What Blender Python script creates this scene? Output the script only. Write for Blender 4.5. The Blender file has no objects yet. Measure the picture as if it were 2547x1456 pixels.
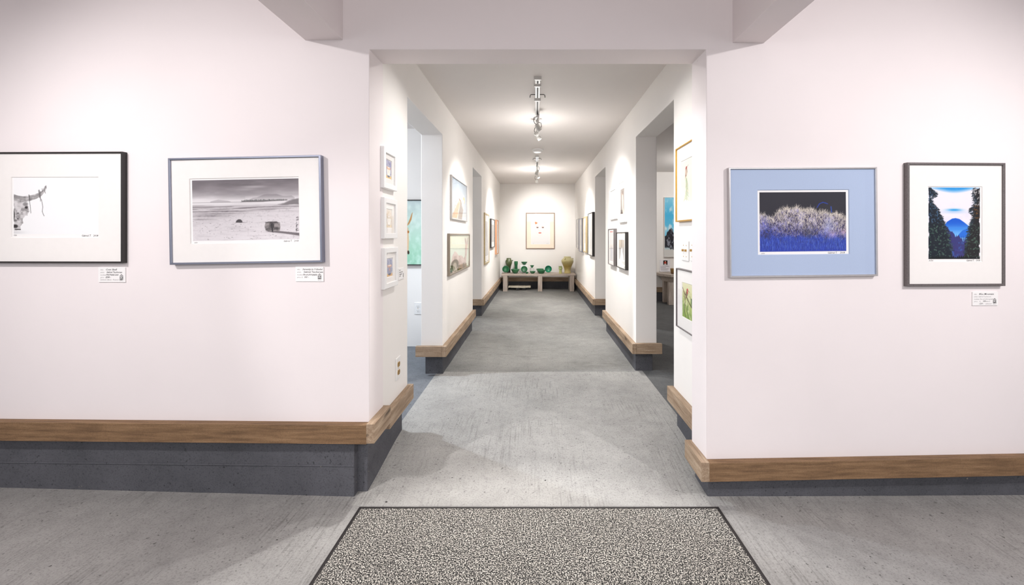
import bpy, bmesh, math, random
import numpy as np
from mathutils import Vector, Matrix

C = bpy.context.scene.collection
S = bpy.context.scene
PI = math.pi
F, VX, VY, EYE = 1036.0, 1333.0, 585.0, 1.17      # focal length and vanishing point in photo pixels, eye height in metres

# ------------------------------------------------------------------ camera
cd = bpy.data.cameras.new('camera'); cam = bpy.data.objects.new('camera', cd); C.objects.link(cam)
cam.location = (0, 0, EYE); cam.rotation_euler = (PI / 2, 0, 0)
cd.sensor_width = 36; cd.lens = F / 2547 * 36
cd.shift_x = -(VX - 1273.5) / 2547; cd.shift_y = -(728 - VY) / 2547
cd.clip_start = .02
S.camera = cam

# ------------------------------------------------------------------ world, view, lamps of the front room and side rooms, added fill lights
w = bpy.data.worlds.new('world'); S.world = w; w.use_nodes = True
bg = w.node_tree.nodes['Background']; bg.inputs[0].default_value = (.93, .95, 1, 1); bg.inputs[1].default_value = .95
S.view_settings.view_transform = 'Standard'; S.view_settings.look = 'None'
S.view_settings.exposure = 0.0
S.cycles.use_denoising = True
S.cycles.max_bounces = 8; S.cycles.diffuse_bounces = 4; S.cycles.use_adaptive_sampling = True; S.cycles.adaptive_threshold = .02

K = dict(world=.92, fl=1.55, fl2=.65, fr=1.5, fr2=.85, area=.62, lroom=2.2, lfill=3.0, lback=5.6, rroom=.75, rfill=6.6, t1=2.45, t2=5.8, tback=2.8, lin=2.4, throw=2.75, spill1=.95, spill2=1.4, flh=1.15, frh=.3)
bg.inputs[1].default_value *= K['world']
LAMP_FRONT = (1, .965, .962); LAMP_HALL = (1, .982, .958); LAMP_COOL = (.80, .90, 1)
def spot(name, loc, target, watt, deg, blend=.6, col=LAMP_FRONT, r=.03):
    l = bpy.data.lights.new(name, 'SPOT'); l.energy = watt; l.spot_size = math.radians(deg); l.spot_blend = blend
    l.color = col; l.shadow_soft_size = r
    o = bpy.data.objects.new(name, l); C.objects.link(o); o.location = loc
    o.rotation_euler = (Vector(target) - Vector(loc)).to_track_quat('-Z', 'Y').to_euler()
    return o
def point(name, loc, watt, col=LAMP_HALL, r=.05):
    l = bpy.data.lights.new(name, 'POINT'); l.energy = watt; l.color = col; l.shadow_soft_size = r
    o = bpy.data.objects.new(name, l); C.objects.link(o); o.location = loc
    return o
def area(name, loc, rot, sx, sy, watt, col=LAMP_FRONT):
    l = bpy.data.lights.new(name, 'AREA'); l.shape = 'RECTANGLE'; l.size = sx; l.size_y = sy; l.energy = watt; l.color = col
    o = bpy.data.objects.new(name, l); C.objects.link(o); o.location = loc; o.rotation_euler = rot
    return o
spot('front_left_lamp', (-2.25, .33, 2.33), (-1.25, 1.85, .80), 62 * K['fl'], 100, 1)
spot('front_far_left_lamp', (-2.65, .40, 2.33), (-2.5, 1.85, .75), 40 * K['fl2'], 96, 1)
spot('front_right_lamp', (2.3, .18, 2.33), (1.25, 1.85, .80), 70 * K['fr'], 100, 1)
spot('front_far_right_lamp', (2.75, .40, 2.33), (2.5, 1.85, .75), 40 * K['fr2'], 96, 1)
spot('front_left_lamp_to_hall', (-2.35, .2, 2.33), (.25, 2.4, 0), 60 * K['flh'], 34, .6)
spot('front_right_lamp_to_hall', (2.35, .1, 2.33), (-.25, 2.4, 0), 60 * K['frh'], 34, .6)
area('front_room_added_fill', (0, -1.45, 2.1), (math.radians(72), 0, 0), 4.4, .7, 60 * K['area'])  # added fill panel behind the camera, brightens the front walls
spot('left_room_lamp', (-2.1, 3.15, 2.12), (-.2, 2.75, 0), 60 * K['lroom'], 100, .5, LAMP_COOL)
point('left_room_fill', (-2.2, 3.1, 1.9), 9 * K['lfill'], LAMP_COOL, .15)
point('left_back_room_lamp', (-2.3, 6.2, 1.9), 8 * K['lback'], LAMP_COOL, .1)
spot('right_room_lamp', (2.2, 5.2, 2.15), (2.3, 7.0, 1.3), 26 * K['rroom'], 90, .6, LAMP_HALL)
point('right_room_fill', (2.5, 5.6, 1.9), 4 * K['rfill'], LAMP_HALL, .1)
point('near_track_added_spill', (.014, 3.8, 1.88), 6 * K['spill1'], LAMP_HALL, .04)  # added bare point in mid-air, imitates light leaking from the near heads
point('far_track_added_spill', (.018, 6.7, 1.88), 6 * K['spill2'], LAMP_HALL, .04)  # likewise an added mid-air point, for the far heads' leak

# ------------------------------------------------------------------ helpers
def s2l(c):
    c = np.asarray(c, float)
    return np.where(c <= .04045, c / 12.92, ((c + .055) / 1.055) ** 2.4)
def rgb(r, g, b):
    v = s2l(np.array([r, g, b]) / 255.0); return (float(v[0]), float(v[1]), float(v[2]), 1)

def new_mat(name):
    m = bpy.data.materials.new(name); m.use_nodes = True
    nt = m.node_tree; return m, nt, nt.nodes['Principled BSDF']
def N(nt, t, **kw):
    n = nt.nodes.new(t)
    for k, v in kw.items(): setattr(n, k, v)
    return n
def ramp(nt, src, stops):
    r = N(nt, 'ShaderNodeValToRGB'); e = r.color_ramp.elements
    while len(e) < len(stops): e.new(.5)
    for i, (p, c) in enumerate(stops): e[i].position = p; e[i].color = c
    nt.links.new(src, r.inputs[0]); return r
def noise(nt, coord, scale, detail=4, rough=.55, vec=None):
    n = N(nt, 'ShaderNodeTexNoise'); n.inputs['Scale'].default_value = scale; n.inputs['Detail'].default_value = detail
    n.inputs['Roughness'].default_value = rough
    if vec:
        mp = N(nt, 'ShaderNodeMapping'); mp.inputs['Scale'].default_value = vec
        nt.links.new(coord, mp.inputs[0]); nt.links.new(mp.outputs[0], n.inputs[0])
    else: nt.links.new(coord, n.inputs[0])
    return n
def mix(nt, fac, a, b, mode='MIX'):
    m = N(nt, 'ShaderNodeMix', data_type='RGBA', blend_type=mode)
    for sock, v in ((0, fac), (6, a), (7, b)):
        if hasattr(v, 'links'): nt.links.new(v, m.inputs[sock])
        else: m.inputs[sock].default_value = v
    return m.outputs[2]
def bump(nt, bsdf, height, strength, dist=.002):
    b = N(nt, 'ShaderNodeBump'); b.inputs['Strength'].default_value = strength; b.inputs['Distance'].default_value = dist
    nt.links.new(height, b.inputs['Height']); nt.links.new(b.outputs[0], bsdf.inputs['Normal'])
def ocoord(nt): return N(nt, 'ShaderNodeTexCoord').outputs['Object']
def gcoord(nt):
    return N(nt, 'ShaderNodeNewGeometry').outputs['Position']

_mats = {}
def plain(name, col, rough=.5, metal=0.0, var=.06, scale=40):
    if name in _mats: return _mats[name]
    m, nt, b = new_mat(name)
    c = ocoord(nt); n = noise(nt, c, scale, 3)
    d = tuple(x * (1 - var) for x in col[:3]) + (1,); l = tuple(min(1, x * (1 + var)) for x in col[:3]) + (1,)
    nt.links.new(ramp(nt, n.outputs[0], [(.3, d), (.7, l)]).outputs[0], b.inputs['Base Color'])
    b.inputs['Roughness'].default_value = rough; b.inputs['Metallic'].default_value = metal
    _mats[name] = m; return m

def wall_paint(name, col):
    m, nt, b = new_mat(name); g = gcoord(nt)
    big = noise(nt, g, 1.7, 3); fine = noise(nt, g, 55, 5, .65); sp = noise(nt, g, 24, 2, .4)
    d = tuple(x * .965 for x in col[:3]) + (1,)
    base = ramp(nt, big.outputs[0], [(.3, d), (.7, col)]).outputs[0]
    scuff = ramp(nt, sp.outputs[0], [(.165, (.66, .64, .62, 1)), (.185, (1, 1, 1, 1))]).outputs[0]
    nt.links.new(mix(nt, 1.0, base, scuff, 'MULTIPLY'), b.inputs['Base Color'])
    b.inputs['Roughness'].default_value = .75; b.inputs['Specular IOR Level'].default_value = .25
    bump(nt, b, fine.outputs[0], .12, .002); return m
M_FRONT = wall_paint('front_room_paint', rgb(242, 234, 234))
M_HALL = wall_paint('hall_paint', rgb(244, 240, 236))
M_CEIL = wall_paint('hall_ceiling_paint', rgb(228, 222, 218))

def concrete(name, dark, light, speck, streak=None):
    """worn concrete: clouds, fine grit, small pits; streak = stretch of the broom marks (x, y)"""
    m, nt, b = new_mat(name); g = gcoord(nt)
    big = noise(nt, g, 1.3, 5, .6); med = noise(nt, g, 11, 6, .7); fine = noise(nt, g, 140, 5, .75); pit = noise(nt, g, 75, 2, .5)
    base = ramp(nt, big.outputs[0], [(.32, dark), (.68, light)]).outputs[0]
    base = mix(nt, .45, base, ramp(nt, med.outputs[0], [(.3, (.62, .62, .62, 1)), (.62, (1, 1, 1, 1))]).outputs[0], 'MULTIPLY')
    base = mix(nt, .6, base, ramp(nt, fine.outputs[0], [(.34, (.40, .40, .40, 1)), (.50, (1, 1, 1, 1))]).outputs[0], 'MULTIPLY')
    base = mix(nt, .7, base, ramp(nt, pit.outputs[0], [(.27, (.25, .25, .25, 1)), (.33, (1, 1, 1, 1))]).outputs[0], 'MULTIPLY')
    h = fine.outputs[0]
    if streak:
        st = noise(nt, g, 1.0, 4, .6, (streak[0], streak[1], 1)); wob = noise(nt, g, 1.6, 3)
        mask = ramp(nt, wob.outputs[0], [(.46, (0, 0, 0, 1)), (.58, (1, 1, 1, 1))]).outputs[0]
        sc = ramp(nt, st.outputs[0], [(.36, (.55, .55, .54, 1)), (.50, (1, 1, 1, 1))]).outputs[0]
        base = mix(nt, mask, base, mix(nt, .6, base, sc, 'MULTIPLY'))
    ck = N(nt, 'ShaderNodeTexVoronoi', feature='DISTANCE_TO_EDGE'); ck.inputs['Scale'].default_value = .8
    wv = noise(nt, g, 3, 4); wm = mix(nt, .12, g, wv.outputs[1]); nt.links.new(wm, ck.inputs[0])
    base = mix(nt, .13, base, ramp(nt, ck.outputs[0], [(.0, (.35, .35, .35, 1)), (.006, (1, 1, 1, 1))]).outputs[0], 'MULTIPLY')
    sp = noise(nt, g, 48, 1, .3)
    base = mix(nt, ramp(nt, sp.outputs[0], [(.165, (1, 1, 1, 1)), (.19, (0, 0, 0, 1))]).outputs[0], base, speck)
    nt.links.new(base, b.inputs['Base Color'])
    b.inputs['Roughness'].default_value = .7; b.inputs['Specular IOR Level'].default_value = .3
    bump(nt, b, h, .55, .003); return m
M_FLOOR = concrete('swept_concrete', rgb(148, 146, 144), rgb(168, 166, 163), rgb(50, 48, 46), (110, 4))
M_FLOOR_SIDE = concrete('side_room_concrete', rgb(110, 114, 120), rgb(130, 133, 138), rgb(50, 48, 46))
M_FLOOR_ENTRY = concrete('pale_lamp_pool_concrete', rgb(160, 158, 155), rgb(184, 182, 178), rgb(50, 48, 46), (110, 4))  # entry slab made paler: the lamps' pool of light put into its colour
M_FLOOR_HALL = concrete('worn_hall_concrete', rgb(134, 134, 132), rgb(164, 163, 160), rgb(50, 48, 46), (5, 60))
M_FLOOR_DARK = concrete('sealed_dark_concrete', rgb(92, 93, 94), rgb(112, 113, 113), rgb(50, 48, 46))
M_PLINTH = concrete('painted_footing', rgb(80, 81, 86), rgb(100, 100, 106), rgb(150, 140, 128))

def wood(name, axis, dark, mid, light):
    m, nt, b = new_mat(name); g = gcoord(nt)
    v = {'x': (5, 70, 70), 'y': (70, 5, 70), 'z': (60, 60, 5)}[axis]
    k = {'x': (3.2, 14, 14), 'y': (14, 3.2, 14), 'z': (14, 14, 3.2)}[axis]
    gr = noise(nt, g, 1.0, 6, .65, v); bl = noise(nt, g, 4, 4); kn = noise(nt, g, 1.0, 2, .4, k)
    base = ramp(nt, gr.outputs[0], [(.28, dark), (.5, mid), (.72, light)]).outputs[0]
    base = mix(nt, .5, base, ramp(nt, bl.outputs[0], [(.3, (.62, .6, .58, 1)), (.7, (1, 1, 1, 1))]).outputs[0], 'MULTIPLY')
    base = mix(nt, ramp(nt, kn.outputs[0], [(.245, (1, 1, 1, 1)), (.30, (0, 0, 0, 1))]).outputs[0], base, tuple(x * .25 for x in dark[:3]) + (1,))
    nt.links.new(base, b.inputs['Base Color']); b.inputs['Roughness'].default_value = .7
    saw = noise(nt, g, 260, 3, .7); base2 = mix(nt, .45, base, ramp(nt, saw.outputs[0], [(.36, (.5, .48, .46, 1)), (.56, (1, 1, 1, 1))]).outputs[0], 'MULTIPLY'); nt.links.new(base2, b.inputs['Base Color'])
    bump(nt, b, saw.outputs[0], .4, .002); return m
WB = (rgb(104, 78, 54), rgb(138, 107, 76), rgb(160, 128, 95))
WH = (rgb(140, 115, 92), rgb(172, 148, 123), rgb(198, 176, 152))
WG = (rgb(168, 154, 142), rgb(204, 190, 178), rgb(226, 214, 204))
M_WOODX = wood('cedar_along_wall', 'x', *WB)
M_WOODY = wood('cedar_along_hall', 'y', *WH); M_WOODXH = wood('cedar_across_hall', 'x', *WH)
M_BENCHX = wood('weathered_plank', 'x', *WG); M_BENCHZ = wood('weathered_post', 'z', *WG)

def glass_mat():
    m = bpy.data.materials.new('picture_glass'); m.use_nodes = True; nt = m.node_tree; nt.nodes.clear()
    out = N(nt, 'ShaderNodeOutputMaterial'); t = N(nt, 'ShaderNodeBsdfTransparent'); g = N(nt, 'ShaderNodeBsdfGlossy')
    g.inputs['Roughness'].default_value = .02; f = N(nt, 'ShaderNodeFresnel'); f.inputs[0].default_value = 1.45
    ge = N(nt, 'ShaderNodeNewGeometry'); io = N(nt, 'ShaderNodeMapRange'); io.inputs[3].default_value = 1.45; io.inputs[4].default_value = 1 / 1.45
    nt.links.new(ge.outputs['Backfacing'], io.inputs[0]); nt.links.new(io.outputs[0], f.inputs[0])
    ms = N(nt, 'ShaderNodeMixShader'); nt.links.new(f.outputs[0], ms.inputs[0]); nt.links.new(t.outputs[0], ms.inputs[1])
    nt.links.new(g.outputs[0], ms.inputs[2]); nt.links.new(ms.outputs[0], out.inputs[0]); return m
M_GLASS = glass_mat()
def art_mat():
    m, nt, b = new_mat('printed_paper'); a = N(nt, 'ShaderNodeVertexColor', layer_name='ink')
    nt.links.new(a.outputs[0], b.inputs['Base Color']); b.inputs['Roughness'].default_value = .8
    b.inputs['Specular IOR Level'].default_value = .2; return m
M_ART = art_mat()
def emit_mat(name, col, k):
    m, nt, b = new_mat(name); b.inputs['Emission Color'].default_value = col; b.inputs['Emission Strength'].default_value = k
    b.inputs['Base Color'].default_value = col; return m
M_LENS = emit_mat('lit_lens', (1, .97, .92, 1), 9)

def bx(bm, x0, x1, y0, y1, z0, z1):
    v = [bm.verts.new(p) for p in ((x0, y0, z0), (x1, y0, z0), (x1, y1, z0), (x0, y1, z0), (x0, y0, z1), (x1, y0, z1), (x1, y1, z1), (x0, y1, z1))]
    for f in ((0, 3, 2, 1), (4, 5, 6, 7), (0, 1, 5, 4), (1, 2, 6, 5), (2, 3, 7, 6), (3, 0, 4, 7)): bm.faces.new([v[i] for i in f])
def tube(bm, pts, r, n=8, cap=True):
    pts = [Vector(p) for p in pts]; rr = r if isinstance(r, (list, tuple)) else [r] * len(pts); rings = []
    for i, p in enumerate(pts):
        t = (pts[min(i + 1, len(pts) - 1)] - pts[max(i - 1, 0)]).normalized()
        a = t.orthogonal().normalized() if i == 0 else (rings_a - t * rings_a.dot(t)).normalized()
        rings_a = a; b = t.cross(a)
        rings.append([bm.verts.new(p + (a * math.cos(2 * PI * k / n) + b * math.sin(2 * PI * k / n)) * rr[i]) for k in range(n)])
    for i in range(len(rings) - 1):
        for k in range(n): bm.faces.new((rings[i][k], rings[i][(k + 1) % n], rings[i + 1][(k + 1) % n], rings[i + 1][k]))
    if cap: bm.faces.new(rings[0][::-1]); bm.faces.new(rings[-1])
def lathe(bm, prof, n=40, mat=None):
    rings = []
    for r, z in prof:
        rings.append([bm.verts.new((max(r, 1e-5) * math.cos(2 * PI * k / n), max(r, 1e-5) * math.sin(2 * PI * k / n), z)) for k in range(n)])
    for i in range(len(rings) - 1):
        for k in range(n): bm.faces.new((rings[i][k], rings[i][(k + 1) % n], rings[i + 1][(k + 1) % n], rings[i + 1][k]))
    bm.faces.new(rings[0][::-1]); bm.faces.new(rings[-1])
    if mat: bmesh.ops.transform(bm, matrix=mat, verts=[v for rg in rings for v in rg])
def extrude_outline(bm, pts, axis, a0, a1):
    """a flat outline in two axes, given thickness along the third"""
    def p3(p, a): return {'x': (a, p[0], p[1]), 'y': (p[0], a, p[1]), 'z': (p[0], p[1], a)}[axis]
    A = [bm.verts.new(p3(p, a0)) for p in pts]; B = [bm.verts.new(p3(p, a1)) for p in pts]; n = len(pts)
    bm.faces.new(A); bm.faces.new(B[::-1])
    for i in range(n): bm.faces.new((A[i], B[i], B[(i + 1) % n], A[(i + 1) % n]))
def obj(name, bm, m, parent=None, smooth=False, bevel=0, seg=2, keep=False):
    if not keep: bmesh.ops.recalc_face_normals(bm, faces=bm.faces)
    me = bpy.data.meshes.new(name); bm.to_mesh(me); bm.free(); me.materials.append(m)
    o = bpy.data.objects.new(name, me); C.objects.link(o)
    if smooth:
        for p in me.polygons: p.use_smooth = True
    if bevel:
        md = o.modifiers.new('bevel', 'BEVEL'); md.width = bevel; md.segments = seg; md.limit_method = 'ANGLE'; md.angle_limit = math.radians(50)
    if parent: o.parent = parent
    return o
def struct(name, bm, m, **k):
    o = obj(name, bm, m, **k); o['kind'] = 'structure'; return o
def tag(o, label, cat, group=None):
    o['label'] = label; o['category'] = cat
    if group: o['group'] = group
    return o
def thing(name, label, cat, loc=(0, 0, 0), rot=(0, 0, 0), group=None):
    o = bpy.data.objects.new(name, None); C.objects.link(o); o.location = loc; o.rotation_euler = rot; o.empty_display_size = .05
    return tag(o, label, cat, group)
BM = bmesh.new
def box_obj(name, b, m, parent=None, bevel=0, **k):
    bm = BM(); bx(bm, *b); return obj(name, bm, m, parent, bevel=bevel, **k)

# ------------------------------------------------------------------ room shell (metres; x right, y away from the entrance, z up)
D0, TH = 1.85, .16
XL, XR = -.74, .81            # faces of the hall walls
JR = .757                     # the right jamb stands proud of the hall wall
TL, TR = math.radians(-1.1), math.radians(1.9)   # the two front walls are not quite square to the hall
ZC, ZH, ZTOP = 2.23, 1.967, 2.5
HALL_END = 8.62
DL = (2.40, 3.30, 4.88, 5.68)   # left wall: door 1 from..to, door 2 from..to
DR = (2.45, 3.38, 4.85, 5.71)
def floorz(x, y):
    t = min(1, max(0, (y - 1.82) / .6)); z = .06 * t * t * (3 - 2 * t)
    k = 1 - t
    if x < -.75: z += k * .014 * (-.75 - x)
    if x > .75: z -= k * .022 * (x - .75)
    return z
def floor_grid(name, x0, x1, y0, y1, m, nx, ny, dz=0):
    bm = BM(); V = [[bm.verts.new((x0 + (x1 - x0) * i / nx, y0 + (y1 - y0) * j / ny, floorz(x0 + (x1 - x0) * i / nx, y0 + (y1 - y0) * j / ny) + dz)) for i in range(nx + 1)] for j in range(ny + 1)]
    for j in range(ny):
        for i in range(nx): bm.faces.new((V[j][i], V[j][i + 1], V[j + 1][i + 1], V[j + 1][i]))
    struct(name, bm, m)
floor_grid('floor', -4.6, 4.6, -1.6, 1.80, M_FLOOR, 72, 68)
floor_grid('floor_entrance', -4.6, 4.6, -7.0, -1.6, M_FLOOR, 72, 4)
floor_grid('floor_under_left_wall', -4.6, XL - .06, 1.80, 2.0, M_FLOOR, 40, 4)
floor_grid('floor_under_right_wall', XR + .06, 4.6, 1.80, 2.0, M_FLOOR, 40, 4)
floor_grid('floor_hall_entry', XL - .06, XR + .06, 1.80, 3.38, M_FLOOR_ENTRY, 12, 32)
floor_grid('floor_hall', XL - .06, XR + .06, 3.38, 8.75, M_FLOOR_HALL, 12, 60)
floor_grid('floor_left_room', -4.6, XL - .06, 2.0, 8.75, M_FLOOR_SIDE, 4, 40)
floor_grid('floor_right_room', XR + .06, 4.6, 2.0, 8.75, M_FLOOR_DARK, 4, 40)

def front_wall(name, x0, x1, ang, pivot, zb, m):
    bm = BM(); bx(bm, x0, x1, D0, D0 + TH, zb, ZTOP)
    bmesh.ops.rotate(bm, verts=bm.verts, cent=(pivot, D0, 0), matrix=Matrix.Rotation(ang, 3, 'Z'))
    return struct(name, bm, m, bevel=.003)
front_wall('wall_front_left', -4.6, XL, TL, XL, .27, M_FRONT)
front_wall('wall_front_right', JR, 4.6, TR, JR, .10, M_FRONT)
bm = BM(); bx(bm, XL - .01, JR + .01, D0, D0 + TH, 1.995, ZTOP); struct('lintel', bm, M_FRONT, bevel=.003)

def hall_wall(name, x0, x1, d, y0):
    zb = .24; pts = [(y0, zb), (d[0], zb), (d[0], ZH), (d[1], ZH), (d[1], zb), (d[2], zb), (d[2], ZH), (d[3], ZH), (d[3], zb), (HALL_END + .1, zb), (HALL_END + .1, ZC + .02), (y0, ZC + .02)]
    bm = BM(); extrude_outline(bm, pts, 'x', x0, x1); return struct(name, bm, M_HALL, bevel=.004)
hall_wall('wall_left', XL - .17, XL, DL, D0 + TH)
hall_wall('wall_right', XR, XR + .17, DR, D0 + TH)
bm = BM(); bx(bm, XL, XR, HALL_END, HALL_END + .1, .2, ZC + .02); struct('wall_back', bm, M_HALL)
bm = BM(); bx(bm, -4.6, XL - .17, 4.15, 4.28, .06, ZC + .02); struct('wall_left_room', bm, M_HALL)
bm = BM(); bx(bm, XR + .17, 4.6, 7.0, 7.12, .2, ZC + .02); struct('wall_right_room', bm, M_HALL)
bm = BM(); bx(bm, -4.72, -4.6, -1.6, 8.75, 0, ZTOP); struct('wall_far_left', bm, M_FRONT)
bm = BM(); bx(bm, 4.6, 4.72, -1.6, 8.75, -.1, ZTOP); struct('wall_far_right', bm, M_FRONT)
bm = BM(); bx(bm, -4.6, 4.6, -1.6, D0 + TH, ZTOP, ZTOP + .1); struct('ceiling', bm, M_FRONT)
bm = BM(); bx(bm, -4.6, 4.6, D0 + TH, 8.75, ZC, ZC + .1); struct('ceiling_hall', bm, M_CEIL)
bm = BM(); bx(bm, -4.6, XL - .17, HALL_END, HALL_END + .1, 0, ZC); bx(bm, XR + .17, 4.6, HALL_END, HALL_END + .1, 0, ZC); struct('wall_rear', bm, M_HALL)
bm = BM(); bx(bm, -1.0286, -.858, -1.6, D0 + .01, 2.038, ZTOP); struct('beam_left', bm, M_FRONT, bevel=.003)
bm = BM(); bx(bm, .875, 1.017, -1.6, D0 + .01, 2.026, ZTOP); struct('beam_right', bm, M_FRONT, bevel=.003)

# footings under the walls (painted concrete) and the wooden boards along them
def rot_about(o_bm, ang, pivot): bmesh.ops.rotate(o_bm, verts=o_bm.verts, cent=(pivot, D0, 0), matrix=Matrix.Rotation(ang, 3, 'Z'))
def rough_box(bm, x0, x1, y0, y1, z0, z1, cut, amp, seed):
    """a cast footing: box with subdivided, slightly knocked-about faces"""
    bm2 = BM(); bx(bm2, x0, x1, y0, y1, z0, z1); bmesh.ops.subdivide_edges(bm2, edges=[e for e in bm2.edges if e.calc_length() > .5], cuts=cut, use_grid_fill=True)
    rnd = random.Random(seed)
    for v in bm2.verts:
        if v.co.z < z1 - .001: v.co += Vector((rnd.uniform(-amp, amp), rnd.uniform(-amp, amp), 0))
    me = bpy.data.meshes.new('t'); bm2.to_mesh(me); bm2.free(); bm.from_mesh(me); bpy.data.meshes.remove(me)
bm = BM(); rough_box(bm, -4.6, -.812, D0 + .008, D0 + .15, -.06, .275, 30, .0012, 1); bx(bm, -4.6, -.812, D0 + .004, D0 + .01, .135, .142); rot_about(bm, TL, XL); struct('trim_1', bm, M_PLINTH, bevel=.004)
bm = BM(); rough_box(bm, -.90, -.765, D0 + .045, DL[0] - .02, -.02, .25, 12, .0012, 2); struct('trim_2', bm, M_PLINTH, bevel=.004)
bm = BM(); rough_box(bm, JR + .012, 4.6, D0 + .012, D0 + .15, -.12, .105, 30, .0012, 3); rot_about(bm, TR, JR); struct('trim_3', bm, M_PLINTH, bevel=.004)
bm = BM(); rough_box(bm, XR + .012, XR + .14, D0 + .16, DR[0] - .02, -.02, .205, 12, .0012, 4); struct('trim_4', bm, M_PLINTH, bevel=.004)
k = 5
for sgn, xw, d in ((-1, XL, DL), (1, XR, DR)):
    for y0, y1 in ((d[1], d[2]), (d[3], HALL_END)):
        a, b_ = sorted((xw + sgn * .004, xw + sgn * .145))
        bm = BM(); rough_box(bm, a, b_, y0 + .03, y1 - (.03 if y1 < 8 else 0), .02, .215, 14, .0015, k)
        struct('trim_%d' % k, bm, M_PLINTH, bevel=.004); k += 1
bm = BM(); bx(bm, XL - .1, XR + .1, HALL_END - .012, HALL_END + .05, .02, .25); struct('trim_9', bm, M_PLINTH)
bm = BM(); bx(bm, XR + .17, 4.6, 6.99, 7.06, .02, .215); struct('trim_10', bm, M_PLINTH)
BT = .036
bm = BM(); bx(bm, -4.6, XL + .002, D0 - BT, D0, .257, .340); rot_about(bm, TL, XL); struct('baseboard_front_left', bm, M_WOODX, bevel=.002)
bm = BM(); bx(bm, XL, XL + BT, D0 - BT, 2.02, .260, .345); bx(bm, XL, XL + BT - .004, 2.022, DL[0] + .012, .226, .309); bx(bm, XL - .17, XL - .002, DL[0], DL[0] + BT * .3, .226, .309); struct('baseboard_left_1', bm, M_WOODY, bevel=.002)
bm = BM(); bx(bm, JR - .002, 4.6, D0 - BT, D0, .093, .175); rot_about(bm, TR, JR); struct('baseboard_front_right', bm, M_WOODX, bevel=.002)
bm = BM(); bx(bm, JR - BT, JR, D0 - BT, D0 + TH + .01, .093, .178); bx(bm, XR - BT, XR, D0 + TH, DR[0] + .01, .197, .281); struct('baseboard_right_1', bm, M_WOODY, bevel=.002)
for side, sgn, xw, d in (('left', -1, XL, DL), ('right', 1, XR, DR)):
    for i, (y0, y1) in enumerate(((d[1], d[2]), (d[3], HALL_END))):
        a, b_ = sorted((xw, xw - sgn * BT)); bm = BM(); bx(bm, a, b_, y0 - BT, y1 + (.012 if y1 < 8 else 0), .213, .295)
        struct('baseboard_%s_%d' % (side, i + 2), bm, M_WOODY, bevel=.002)
        a, b_ = sorted((xw + sgn * .001, xw + sgn * .205)); bm = BM(); bx(bm, a, b_, y0 - BT, y0, .213, .295)
        struct('baseboard_%s_end_%d' % (side, i + 2), bm, M_WOODXH, bevel=.002)
bm = BM(); bx(bm, XL + BT, XR - BT, HALL_END - BT, HALL_END, .213, .295); struct('baseboard_back', bm, M_WOODXH, bevel=.002)
bm = BM(); bx(bm, XR + .17, 4.6, 7.0 - BT, 7.0, .213, .295); struct('baseboard_right_room', bm, M_WOODXH, bevel=.002)

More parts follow.
